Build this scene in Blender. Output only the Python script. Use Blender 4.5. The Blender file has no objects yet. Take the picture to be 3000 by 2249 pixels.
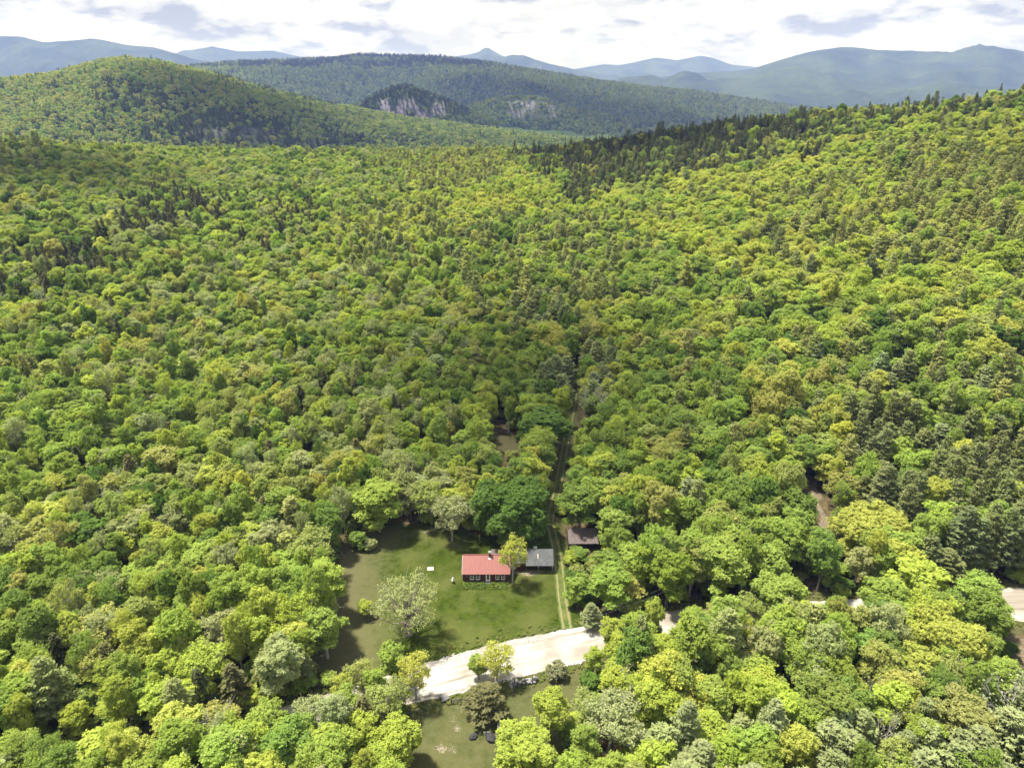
import bpy, math, random
import numpy as np
from mathutils import Vector

# ------------------------------------------------------------------ camera, sky, sun, exposure
sc = bpy.context.scene
COL = sc.collection
R = math.radians
CAM_Z, PITCH, FPX = 105.7, 23.1, 2001.0          # metres above the lawn, degrees down, focal length in 3000-px pixels
SP, CP = math.sin(R(PITCH)), math.cos(R(PITCH))
cam = bpy.data.cameras.new('camera'); camo = bpy.data.objects.new('camera', cam); COL.objects.link(camo)
camo.location = (0, 0, CAM_Z); camo.rotation_euler = (R(90 - PITCH), 0, 0)
cam.sensor_width = 36.0; cam.lens = FPX / 3000 * 36; cam.clip_start = 0.5; cam.clip_end = 120000
sc.camera = camo
sc.view_settings.view_transform = 'Standard'; sc.view_settings.look = 'None'
sc.view_settings.exposure = 1.62; sc.view_settings.gamma = 1.0; sc.view_settings.use_curve_mapping = False
cy = sc.cycles
cy.use_denoising = True
cy.max_bounces = 7; cy.diffuse_bounces = 5; cy.glossy_bounces = 2; cy.transmission_bounces = 5
cy.volume_bounces = 0; cy.transparent_max_bounces = 10; cy.sample_clamp_indirect = 4.0
cy.use_adaptive_sampling = True; cy.adaptive_threshold = 0.015
sc.render.film_transparent = False

SUN_TO = Vector((-0.345, 0.15, 0.925)).normalized()   # direction towards the sun: high, left and a little behind the house
sun = bpy.data.lights.new('sun', 'SUN'); suno = bpy.data.objects.new('sun', sun); COL.objects.link(suno)
sun.energy = 3.4; sun.angle = R(5.0); sun.color = (1.0, 0.95, 0.86)
suno.rotation_euler = (-SUN_TO).to_track_quat('-Z', 'Y').to_euler(); suno.location = (0, 0, 900)

w = bpy.data.worlds.new('World'); sc.world = w; w.use_nodes = True
def build_world():
    nt = w.node_tree; nt.nodes.clear(); N = nt.nodes.new; L = nt.links.new
    out = N('ShaderNodeOutputWorld'); bg = N('ShaderNodeBackground'); L(bg.outputs[0], out.inputs[0])
    sky = N('ShaderNodeTexSky'); sky.sky_type = 'NISHITA'; sky.sun_disc = False
    sky.sun_elevation = math.asin(SUN_TO.z); sky.sun_rotation = math.atan2(SUN_TO.x, SUN_TO.y)
    skm = N('ShaderNodeVectorMath'); skm.operation = 'SCALE'; skm.inputs['Scale'].default_value = 0.09
    L(sky.outputs[0], skm.inputs[0])
    tc = N('ShaderNodeTexCoord'); sep = N('ShaderNodeSeparateXYZ'); L(tc.outputs['Generated'], sep.inputs[0])
    def math_(op, a, b=None, c=None):
        m = N('ShaderNodeMath'); m.operation = op
        for i, v in enumerate((a, b, c)):
            if v is None: continue
            if isinstance(v, (int, float)): m.inputs[i].default_value = v
            else: L(v, m.inputs[i])
        return m.outputs[0]
    zc = math_('MAXIMUM', sep.outputs[2], 0.0)
    den = math_('ADD', zc, 0.27)
    px = math_('DIVIDE', sep.outputs[0], den); py = math_('DIVIDE', sep.outputs[1], den)
    comb = N('ShaderNodeCombineXYZ'); L(px, comb.inputs[0]); L(py, comb.inputs[1]); comb.inputs[2].default_value = 3.7
    def cloud(scale_vec, detail=7.0):
        s = N('ShaderNodeVectorMath'); s.operation = 'SCALE'; s.inputs['Scale'].default_value = scale_vec; L(comb.outputs[0], s.inputs[0])
        n = N('ShaderNodeTexNoise'); n.inputs['Scale'].default_value = 3.1; n.inputs['Detail'].default_value = detail
        n.inputs['Roughness'].default_value = 0.58; L(s.outputs[0], n.inputs['Vector'])
        return n.outputs[0]
    n0 = cloud(1.0); na = cloud(0.972); nb = cloud(1.022)
    under = math_('SUBTRACT', na, nb)                  # denser above than below: the flat grey underside of a cloud
    und = math_('MULTIPLY_ADD', under, 5.5, 0.0); und.node.use_clamp = True
    thick = N('ShaderNodeMapRange'); thick.inputs[1].default_value = 0.45; thick.inputs[2].default_value = 0.58; L(n0, thick.inputs[0])
    dark = math_('MULTIPLY_ADD', thick.outputs[0], 0.55, und); dark.node.use_clamp = True
    cov = N('ShaderNodeMapRange'); cov.inputs[1].default_value = 0.28; cov.inputs[2].default_value = 0.42; L(n0, cov.inputs[0])
    mixc = N('ShaderNodeMix'); mixc.data_type = 'RGBA'; L(dark, mixc.inputs[0])
    mixc.inputs[6].default_value = (0.385, 0.385, 0.392, 1); mixc.inputs[7].default_value = (0.15, 0.155, 0.173, 1)
    veil = N('ShaderNodeMix'); veil.data_type = 'RGBA'; veil.inputs[0].default_value = 0.82     # thin high haze between the clouds
    L(skm.outputs[0], veil.inputs[6]); veil.inputs[7].default_value = (0.32, 0.328, 0.35, 1)
    fin = N('ShaderNodeMix'); fin.data_type = 'RGBA'; L(cov.outputs[0], fin.inputs[0]); L(veil.outputs[2], fin.inputs[6]); L(mixc.outputs[2], fin.inputs[7])
    L(fin.outputs[2], bg.inputs[0]); bg.inputs[1].default_value = 1.0
build_world()

# ------------------------------------------------------------------ helpers
rng = np.random.default_rng(7); random.seed(7)

def hash2(ix, iy, seed):
    h = (ix.astype(np.int64) * 374761393 + iy.astype(np.int64) * 668265263 + seed * 974711) & 0x7fffffff
    h = ((h ^ (h >> 13)) * 1274126177) & 0x7fffffff
    return ((h ^ (h >> 16)) & 0xffff) / 65535.0
def vnoise(x, y, seed=0):
    x = np.asarray(x, float); y = np.asarray(y, float)
    ix = np.floor(x); iy = np.floor(y); fx = x - ix; fy = y - iy
    fx = fx * fx * (3 - 2 * fx); fy = fy * fy * (3 - 2 * fy)
    ix = ix.astype(np.int64); iy = iy.astype(np.int64)
    a = hash2(ix, iy, seed); b = hash2(ix + 1, iy, seed); c = hash2(ix, iy + 1, seed); d = hash2(ix + 1, iy + 1, seed)
    return (a * (1 - fx) + b * fx) * (1 - fy) + (c * (1 - fx) + d * fx) * fy
def fbm(x, y, seed=0, octv=4):
    s = 0; a = 0.5; t = 0
    for o in range(octv):
        s = s + a * vnoise(np.asarray(x) * 2 ** o, np.asarray(y) * 2 ** o, seed + o * 17); t += a; a *= 0.5
    return s / t
def sstep(a, b, x):
    t = np.clip((np.asarray(x, float) - a) / (b - a), 0, 1); return t * t * (3 - 2 * t)

def ray(px, py):
    dx = (px - 1500) / FPX; dv = (py - 1124.5) / FPX
    return dx, CP - dv * SP, -SP - dv * CP
def project(X, Y, Z):
    X = np.asarray(X, float); Y = np.asarray(Y, float); dz = np.asarray(Z, float) - CAM_Z
    dep = Y * CP - dz * SP; up = Y * SP + dz * CP
    return 1500 + FPX * X / dep, 1124.5 - FPX * up / dep, dep

# ------------------------------------------------------------------ the lie of the land
RIDGE = [(-900, 400, 560), (0, 402, 600), (500, 433, 690), (1100, 440, 760), (1500, 436, 740), (1600, 432, 720), (1800, 402, 700), (2100, 357, 670),
         (2400, 318, 630), (2700, 292, 570), (3000, 262, 500), (3900, 200, 430)]
ra, rz_, ry_ = [], [], []
for px, py, Y in RIDGE:
    dx, dy, dz = ray(px, py); ra.append(dx / dy); ry_.append(Y); rz_.append(CAM_Z + Y * dz / dy - 16.5)
VALLEY = -62.0
def ground(X, Y):
    X = np.asarray(X, float); Y = np.asarray(Y, float)
    a = np.clip(X / np.maximum(Y, 60), -1.25, 1.2)
    hr = np.interp(a, ra, rz_); Yr = np.interp(a, ra, ry_)
    t = (Y - 155) / (Yr - 155)
    up = np.where(t > 0, np.clip(t, 0, 1) ** 1.12, 0)
    s = np.clip(t, 0, 1)
    z = hr * (up * (1 - sstep(0.9, 1.0, t) * 0.0))
    beyond = np.clip((Y - Yr) / 420, 0, 1)
    z = z * (1 - sstep(0, 1, beyond)) + VALLEY * sstep(0, 1, beyond)
    z = z + (fbm(X / 60, Y / 60, 3) - 0.5) * 9 * s * (1 - 0.75 * sstep(0.8, 1, s)) * (1 - beyond)
    z = z + (fbm(X / 25, Y / 25, 5, 3) - 0.5) * 0.5
    return z
def at(px, py, hz=0.0):
    """the point of the land (raised by hz) that a ray of the photograph meets"""
    dx, dy, dz = ray(px, py)
    Y = np.linspace(40, 1000, 1921); X = Y * dx / dy; Z = CAM_Z + Y * dz / dy
    d = Z - ground(X, Y) - hz
    i = int(np.argmax(d < 0)) or len(Y) - 1
    f = d[i - 1] / (d[i - 1] - d[i] + 1e-9)
    y = Y[i - 1] + f * (Y[i] - Y[i - 1])
    return float(y * dx / dy), float(y)
def G(x, y): return float(ground(np.array([x]), np.array([y]))[0])
def inpoly(x, y, poly):
    x = np.asarray(x, float); y = np.asarray(y, float); ins = np.zeros(x.shape, bool)
    n = len(poly); j = n - 1
    for i in range(n):
        xi, yi = poly[i]; xj, yj = poly[j]
        c = ((yi > y) != (yj > y)) & (x < (xj - xi) * (y - yi) / (yj - yi + 1e-12) + xi)
        ins ^= c; j = i
    return ins
def polydist(x, y, pts):
    x = np.asarray(x, float); y = np.asarray(y, float); d = np.full(x.shape, 1e9)
    for (x0, y0), (x1, y1) in zip(pts[:-1], pts[1:]):
        vx, vy = x1 - x0, y1 - y0; t = np.clip(((x - x0) * vx + (y - y0) * vy) / (vx * vx + vy * vy + 1e-9), 0, 1)
        d = np.minimum(d, np.hypot(x - x0 - t * vx, y - y0 - t * vy))
    return d

# open places, as ground plans
LAWN = [at(*p) for p in [(985, 1600), (1060, 1535), (1180, 1525), (1300, 1540), (1480, 1570), (1560, 1545), (1640, 1540), (1668, 1650), (1690, 1770), (1760, 1846),
                         (1560, 1868), (1440, 1898), (1290, 1948), (1180, 1990), (985, 2000), (890, 1950), (950, 1870), (975, 1780), (985, 1690)]]
YARD = [at(*p) for p in [(1180, 2095), (1240, 2050), (1330, 2036), (1460, 2008), (1620, 1972), (1780, 1940), (1770, 2010), (1690, 2120), (1650, 2280), (1560, 2420), (1180, 2420), (1150, 2200)]]
ROADC = [at(*p) for p in [(-500, 2330), (0, 2265), (500, 2190), (800, 2115), (1050, 2050), (1290, 1985), (1500, 1930), (1700, 1885), (1900, 1835), (2150, 1806), (2500, 1790), (2980, 1770), (3500, 1760)]]
ROADW = [2.7, 2.7, 2.7, 2.8, 3.6, 4.7, 5.0, 4.6, 3.8, 3.5, 3.6, 5.5, 6]
TRACK = [at(*p) for p in [(1662, 1842), (1648, 1760), (1640, 1680), (1632, 1620), (1618, 1560), (1612, 1520), (1632, 1440), (1650, 1340), (1668, 1240), (1684, 1150), (1690, 1080)]]
SKID = [at(*p) for p in [(2440, 1600), (2415, 1520), (2385, 1440), (2365, 1380), (2340, 1270)]]
GLADE = [at(*p) for p in [(1425, 1262), (1480, 1268), (1545, 1310), (1560, 1345), (1490, 1335), (1440, 1300)]]
BANK = [at(*p) for p in [(2890, 1860), (2960, 1850), (3060, 1880), (3060, 2000), (2960, 1940)]]

# ------------------------------------------------------------------ mesh and object helpers
def link(o, parent=None, lab=None, cat=None, group=None, kind=None):
    COL.objects.link(o)
    if parent: o.parent = parent
    if lab: o['label'] = lab
    if cat: o['category'] = cat
    if group: o['group'] = group
    if kind: o['kind'] = kind
    return o
def empty(name, loc, rz=0, **k):
    o = bpy.data.objects.new(name, None); o.location = loc; o.rotation_euler = (0, 0, rz); o.empty_display_size = 0.5
    return link(o, **k)
def mesh_np(name, V, F, mats=(), smooth=False, matidx=None):
    """V (n,3), F (m,k) all same size"""
    me = bpy.data.meshes.new(name); V = np.asarray(V, np.float32); F = np.asarray(F, np.int32)
    m, k = F.shape
    me.vertices.add(len(V)); me.vertices.foreach_set('co', V.ravel())
    me.loops.add(m * k); me.loops.foreach_set('vertex_index', F.ravel())
    me.polygons.add(m); me.polygons.foreach_set('loop_start', np.arange(0, m * k, k, dtype=np.int32))
    me.update(calc_edges=True)
    if smooth: me.polygons.foreach_set('use_smooth', np.ones(m, bool))
    for x in mats: me.materials.append(x)
    if matidx is not None: me.polygons.foreach_set('material_index', np.asarray(matidx, np.int32))
    me.update(); return me
def fattr(me, name, vals, dom='POINT'):
    a = me.attributes.new(name, 'FLOAT', dom); a.data.foreach_set('value', np.asarray(vals, np.float32))
class MB:
    """collects boxes, prisms and tubes into one mesh"""
    def __init__(s): s.v = []; s.f = []
    def poly(s, pts, faces):
        b = len(s.v); s.v += [tuple(p) for p in pts]; s.f += [tuple(b + i for i in f) for f in faces]; return s
    def box(s, x0, x1, y0, y1, z0, z1):
        return s.poly([(x0, y0, z0), (x1, y0, z0), (x1, y1, z0), (x0, y1, z0), (x0, y0, z1), (x1, y0, z1), (x1, y1, z1), (x0, y1, z1)],
                      [(3, 2, 1, 0), (4, 5, 6, 7), (0, 1, 5, 4), (1, 2, 6, 5), (2, 3, 7, 6), (3, 0, 4, 7)])
    def slab(s, a, b, c, d, t):
        """sloping slab: four corners (top), thickness t straight down"""
        P = [a, b, c, d]; Q = [(p[0], p[1], p[2] - t) for p in P]
        return s.poly(P + Q, [(0, 1, 2, 3), (7, 6, 5, 4), (0, 4, 5, 1), (1, 5, 6, 2), (2, 6, 7, 3), (3, 7, 4, 0)])
    def tube(s, pts, rad, n=6, cap=True):
        pts = [Vector(p) for p in pts]
        if not hasattr(rad, '__len__'): rad = [rad] * len(pts)
        base = len(s.v); u = None
        for i, p in enumerate(pts):
            d = (pts[min(i + 1, len(pts) - 1)] - pts[max(i - 1, 0)])
            d = d.normalized() if d.length > 1e-6 else Vector((0, 0, 1))
            if u is None: u = d.orthogonal().normalized()
            else:
                u = (u - d * u.dot(d)); u = u.normalized() if u.length > 1e-5 else d.orthogonal().normalized()
            v = d.cross(u)
            for k in range(n):
                a = 2 * math.pi * k / n; q = p + (u * math.cos(a) + v * math.sin(a)) * rad[i]; s.v.append(tuple(q))
        for i in range(len(pts) - 1):
            for k in range(n):
                a = base + i * n + k; b = base + i * n + (k + 1) % n
                s.f.append((a, b, b + n, a + n))
        if cap:
            s.f.append(tuple(base + k for k in range(n))[::-1]); s.f.append(tuple(base + (len(pts) - 1) * n + k for k in range(n)))
        return s
    def mesh(s, name, mat, smooth=False):
        me = bpy.data.meshes.new(name); me.from_pydata(s.v, [], s.f); me.materials.append(mat)
        if smooth: me.polygons.foreach_set('use_smooth', [True] * len(me.polygons))
        me.update(); return me
    def build(s, name, mat, parent=None, smooth=False, **k):
        return link(bpy.data.objects.new(name, s.mesh(name, mat, smooth)), parent, **k)

# ------------------------------------------------------------------ materials
def new_mat(name):
    m = bpy.data.materials.new(name); m.use_nodes = True; nt = m.node_tree; nt.nodes.clear()
    out = nt.nodes.new('ShaderNodeOutputMaterial'); return m, nt, out
def nd(nt, t, **inp):
    n = nt.nodes.new(t)
    for k, v in inp.items(): n.inputs[k].default_value = v
    return n
def mixrgb(nt, fac, a, b, blend='MIX'):
    m = nt.nodes.new('ShaderNodeMix'); m.data_type = 'RGBA'; m.blend_type = blend
    for i, v in ((0, fac), (6, a), (7, b)):
        if hasattr(v, 'node') or hasattr(v, 'is_output'): nt.links.new(v, m.inputs[i])
        elif isinstance(v, (int, float)): m.inputs[i].default_value = v
        else: m.inputs[i].default_value = (*v, 1) if len(v) == 3 else v
    return m.outputs[2]
def noise(nt, scale, detail=4, rough=0.55, coord=None):
    n = nt.nodes.new('ShaderNodeTexNoise'); n.inputs['Scale'].default_value = scale; n.inputs['Detail'].default_value = detail; n.inputs['Roughness'].default_value = rough
    if coord is not None: nt.links.new(coord, n.inputs['Vector'])
    return n.outputs[0]
def ramp(nt, fac, lo, hi):
    r = nt.nodes.new('ShaderNodeMapRange'); r.inputs[1].default_value = lo; r.inputs[2].default_value = hi; nt.links.new(fac, r.inputs[0]); return r.outputs[0]
def attr(nt, name, typ='GEOMETRY', out=2):
    a = nt.nodes.new('ShaderNodeAttribute'); a.attribute_name = name; a.attribute_type = typ; return a.outputs[out]
def objco(nt): return nt.nodes.new('ShaderNodeTexCoord').outputs['Object']
def mul(nt, a, b):
    m = nt.nodes.new('ShaderNodeMath'); m.operation = 'MULTIPLY'
    for i, v in enumerate((a, b)):
        if isinstance(v, (int, float)): m.inputs[i].default_value = v
        else: nt.links.new(v, m.inputs[i])
    return m.outputs[0]

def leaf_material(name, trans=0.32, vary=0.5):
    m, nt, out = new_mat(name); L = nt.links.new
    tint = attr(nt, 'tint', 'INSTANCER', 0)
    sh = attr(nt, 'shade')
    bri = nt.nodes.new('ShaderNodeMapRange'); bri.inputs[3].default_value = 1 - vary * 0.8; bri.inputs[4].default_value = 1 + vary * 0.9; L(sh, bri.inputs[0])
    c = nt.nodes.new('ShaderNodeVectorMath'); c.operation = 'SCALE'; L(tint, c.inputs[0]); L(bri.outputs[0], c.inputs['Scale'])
    d = nt.nodes.new('ShaderNodeBsdfDiffuse'); L(c.outputs[0], d.inputs[0])
    t = nt.nodes.new('ShaderNodeBsdfTranslucent')
    warm = mixrgb(nt, 1.0, c.outputs[0], (1.02, 1.1, 0.6), 'MULTIPLY'); L(warm, t.inputs[0])
    mx = nt.nodes.new('ShaderNodeMixShader'); mx.inputs[0].default_value = trans; L(d.outputs[0], mx.inputs[1]); L(t.outputs[0], mx.inputs[2])
    L(mx.outputs[0], out.inputs[0]); return m
def plain(name, col, rough=0.8, var=0.25, scale=3.0, metal=0.0, bump=0.0, stretch=None, col2=None):
    m, nt, out = new_mat(name); L = nt.links.new
    b = nt.nodes.new('ShaderNodeBsdfPrincipled'); b.inputs['Roughness'].default_value = rough; b.inputs['Metallic'].default_value = metal
    co = objco(nt)
    if stretch:
        mp = nt.nodes.new('ShaderNodeMapping'); mp.inputs['Scale'].default_value = stretch; L(co, mp.inputs[0]); co = mp.outputs[0]
    n = noise(nt, scale, 5, 0.6, co); f = ramp(nt, n, 0.3, 0.7)
    a = tuple(x * (1 - var) for x in col); bcol = col2 or tuple(min(1, x * (1 + var)) for x in col)
    L(mixrgb(nt, f, a, bcol), b.inputs['Base Color'])
    if bump:
        bp = nt.nodes.new('ShaderNodeBump'); bp.inputs['Strength'].default_value = bump; bp.inputs['Distance'].default_value = 0.05; L(n, bp.inputs['Height']); L(bp.outputs[0], b.inputs['Normal'])
    L(b.outputs[0], out.inputs[0]); return m

M = {}
M['leaf'] = leaf_material('broad_leaves', 0.48, 0.28)
M['needle'] = leaf_material('needles', 0.28, 0.4)
M['bark'] = plain('bark', (0.16, 0.135, 0.11), 0.9, 0.35, 2.0, stretch=(3, 3, 0.6))
M['palebark'] = plain('pale_bark', (0.42, 0.40, 0.37), 0.85, 0.3, 2.0, stretch=(1, 1, 3))
M['oldbark'] = plain('old_bark', (0.27, 0.235, 0.20), 0.9, 0.4, 2.0, stretch=(3, 3, 0.6))
M['greytwig'] = plain('grey_twigs', (0.33, 0.31, 0.29), 0.9, 0.25, 1.5)

def ground_material():
    m, nt, out = new_mat('forest_ground'); L = nt.links.new
    co = objco(nt)
    grass = attr(nt, 'grass'); dry = attr(nt, 'dry'); dirt = attr(nt, 'dirt'); wood = attr(nt, 'wood')
    nb = noise(nt, 0.12, 5, 0.6, co); nm = noise(nt, 0.6, 5, 0.65, co); nf = noise(nt, 3.5, 4, 0.7, co); ns = noise(nt, 0.045, 3, 0.5, co)
    lush = mixrgb(nt, ramp(nt, nm, 0.3, 0.7), (0.017, 0.033, 0.002), (0.064, 0.088, 0.010))
    lush = mixrgb(nt, mul(nt, ramp(nt, nb, 0.42, 0.62), 0.75), lush, (0.105, 0.112, 0.034))
    dryc = mixrgb(nt, ramp(nt, nf, 0.3, 0.7), (0.098, 0.091, 0.045), (0.155, 0.141, 0.078))
    add = nt.nodes.new('ShaderNodeMath'); add.operation = 'ADD'; L(dry, add.inputs[0])
    sub = nt.nodes.new('ShaderNodeMath'); sub.operation = 'MULTIPLY_ADD'; L(nm, sub.inputs[0]); sub.inputs[1].default_value = 0.9; sub.inputs[2].default_value = -0.45; L(sub.outputs[0], add.inputs[1])
    g = mixrgb(nt, ramp(nt, add.outputs[0], 0.12, 0.88), lush, dryc)
    g = mixrgb(nt, mul(nt, ramp(nt, nf, 0.25, 0.75), 0.35), g, (0.05, 0.075, 0.02))
    litter = mixrgb(nt, ramp(nt, nm, 0.35, 0.65), (0.06, 0.05, 0.028), (0.15, 0.11, 0.062))
    litter = mixrgb(nt, mul(nt, ramp(nt, nf, 0.5, 0.75), 0.6), litter, (0.05, 0.075, 0.02))
    far = mixrgb(nt, ramp(nt, ns, 0.35, 0.65), (0.045, 0.07, 0.02), (0.075, 0.10, 0.028))
    base = mixrgb(nt, wood, litter, far)
    c = mixrgb(nt, grass, base, g)
    soil = mixrgb(nt, ramp(nt, nf, 0.3, 0.7), (0.15, 0.12, 0.085), (0.36, 0.31, 0.25))
    da = nt.nodes.new('ShaderNodeMath'); da.operation = 'MULTIPLY_ADD'; L(nf, da.inputs[0]); da.inputs[1].default_value = 1.5; L(dirt, da.inputs[2])
    c = mixrgb(nt, ramp(nt, da.outputs[0], 1.15, 1.6), c, soil)
    b = nt.nodes.new('ShaderNodeBsdfPrincipled'); b.inputs['Roughness'].default_value = 0.95; b.inputs['Specular IOR Level'].default_value = 0.0; L(c, b.inputs['Base Color'])
    bp = nt.nodes.new('ShaderNodeBump'); bp.inputs['Strength'].default_value = 0.5; bp.inputs['Distance'].default_value = 0.25; L(nf, bp.inputs['Height']); L(bp.outputs[0], b.inputs['Normal'])
    L(b.outputs[0], out.inputs[0]); return m
M['ground'] = ground_material()

def hill_material(name, dark, light, rock=None):
    m, nt, out = new_mat(name); L = nt.links.new; co = objco(nt)
    n1 = noise(nt, 0.0022, 5, 0.6, co); n2 = noise(nt, 0.02, 5, 0.65, co); n3 = noise(nt, 0.09, 3, 0.6, co)
    c = mixrgb(nt, ramp(nt, n1, 0.35, 0.65), dark, light)
    c = mixrgb(nt, mul(nt, ramp(nt, n2, 0.35, 0.7), 0.6), c, tuple(x * 0.45 for x in dark))
    if rock:
        k = attr(nt, 'rock'); rk = mixrgb(nt, ramp(nt, n3, 0.35, 0.65), tuple(x * 0.5 for x in rock), rock)
        c = mixrgb(nt, k, c, rk)
    b = nt.nodes.new('ShaderNodeBsdfDiffuse'); L(c, b.inputs[0])
    bp = nt.nodes.new('ShaderNodeBump'); bp.inputs['Strength'].default_value = 0.8; bp.inputs['Distance'].default_value = 8.0; L(n2, bp.inputs['Height']); L(bp.outputs[0], b.inputs['Normal'])
    L(b.outputs[0], out.inputs[0]); return m
M['hill'] = hill_material('wooded_hill', (0.035, 0.06, 0.018), (0.07, 0.10, 0.025), (0.21, 0.20, 0.22))
M['mountain'] = hill_material('far_mountain', (0.035, 0.05, 0.025), (0.075, 0.10, 0.035))

# ------------------------------------------------------------------ ground sheet
def graded(lo, hi, step, far_lo, far_hi, q=1.22):
    c = list(np.arange(lo, hi + 1e-6, step)); s = step; x = c[-1]
    while x < far_hi: s = min(s * q, 4000); x += s; c.append(x)
    s = step; x = c[0]; pre = []
    while x > far_lo: s = min(s * q, 4000); x -= s; pre.append(x)
    return np.array(pre[::-1] + c)
def grid_mesh(name, xs, ys, zf, mat, smooth=True):
    X, Y = np.meshgrid(xs, ys); nx, ny = len(xs), len(ys)
    Z = zf(X, Y); V = np.stack([X, Y, Z], -1).reshape(-1, 3)
    i, j = np.meshgrid(np.arange(nx - 1), np.arange(ny - 1)); a = (j * nx + i).ravel()
    F = np.stack([a, a + 1, a + nx + 1, a + nx], 1)
    return mesh_np(name, V, F, [mat], smooth), X, Y
def ground_attrs(me, X, Y):
    x = X.ravel(); y = Y.ravel()
    jx = x + (vnoise(x / 3, y / 3, 31) - 0.5) * 3; jy = y + (vnoise(x / 3, y / 3, 32) - 0.5) * 3
    lawn = inpoly(jx, jy, LAWN); yard = inpoly(jx, jy, YARD); glade = inpoly(jx, jy, GLADE)
    grass = (lawn | yard).astype(float)
    droad = polydist(jx, jy, ROADC); grass = np.maximum(grass, (droad < 8) * 0.8)
    dtr = polydist(jx, jy, TRACK); grass = np.maximum(grass, (dtr < 3.2) * 0.9)
    px, py, _ = project(x, y, 0 * x)
    dry = np.where(lawn, sstep(1230, 1000, px) * 0.85 + sstep(1640, 1560, py) * 0.25, 0) 
    dry = np.where(yard, 0.55, dry); dry = np.where((droad < 8) & ~lawn & ~yard, 0.6, dry); dry = np.where((dtr < 3.2) & ~lawn, 0.75, dry)
    grass = np.maximum(grass, glade * 0.9); dry = np.where(glade, 0.95, dry)
    dirt = np.zeros_like(x)
    def spot(pxc, pyc, rx, ry, s):
        X0, Y0 = at(pxc, pyc); return 0.8 * s * np.exp(-(((jx - X0) / rx) ** 2 + ((jy - Y0) / ry) ** 2) ** 1.5)
    for p in [(1320, 2175, 2.6, 2.0, 0.95), (1305, 2200, 2.4, 1.8, 0.9), (1345, 2145, 1.6, 2.2, 0.8), (1290, 2120, 1.2, 3, 0.5), (1335, 2080, 1.6, 3, 0.55),
              (1540, 1685, 4.5, 1.6, 0.75), (1580, 1680, 3.5, 1.2, 0.7), (1500, 1712, 2.6, 2.0, 0.7), (1450, 1745, 2.4, 1.1, 0.35), (1400, 1760, 2.6, 1.0, 0.4), (1240, 1565, 3, 2, 0.55), (1360, 1830, 2.0, 0.8, 0.3)]:
        dirt = np.maximum(dirt, spot(*p))
    dirt = dirt * (0.35 + 0.95 * sstep(0.32, 0.62, fbm(x / 2.2, y / 2.2, 57, 3)))
    dirt = np.maximum(dirt, 0.6 * (polydist(jx, jy, SKID) < 1.6)); dirt = np.maximum(dirt, 0.55 * inpoly(jx, jy, BANK)); dirt = np.maximum(dirt, glade * 0.25)
    wood = sstep(170, 330, np.hypot(x, y))
    for n, v in (('grass', grass), ('dry', dry), ('dirt', dirt), ('wood', wood)): fattr(me, n, v)
xs = graded(-125, 150, 1.0, -20000, 20000); ys = graded(58, 190, 1.0, -2000, 20000)
me, X, Y = grid_mesh('ground', xs, ys, ground, M['ground']); ground_attrs(me, X, Y)
link(bpy.data.objects.new('ground', me), lab='rolling forest floor of leaf litter and low growth running to the hills', kind='structure', cat='ground')
def sub_sheet(name, poly, step, lift, label, cat):
    P = np.array(poly); x0, y0 = P.min(0); x1, y1 = P.max(0)
    xs = np.arange(x0, x1 + step, step); ys = np.arange(y0, y1 + step, step)
    X, Y = np.meshgrid(xs, ys); nx = len(xs)
    i, j = np.meshgrid(np.arange(len(xs) - 1), np.arange(len(ys) - 1)); a = (j * nx + i).ravel()
    F = np.stack([a, a + 1, a + nx + 1, a + nx], 1)
    keep = inpoly(X.ravel()[F].mean(1), Y.ravel()[F].mean(1), poly); F = F[keep]
    used, inv = np.unique(F, return_inverse=True); x = X.ravel()[used]; y = Y.ravel()[used]
    me = mesh_np(name, np.stack([x, y, ground(x, y) + lift], 1), inv.reshape(F.shape), [M['ground']], True); ground_attrs(me, x, y)
    return link(bpy.data.objects.new(name, me), lab=label, kind='structure', cat=cat)
sub_sheet('lawn', LAWN, 0.6, 0.05, 'mown lawn around the red-roofed house, dry and brown along its left side', 'lawn')
sub_sheet('meadow', YARD, 0.6, 0.05, 'rough brownish grass clearing below the white gravel road', 'meadow')

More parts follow.
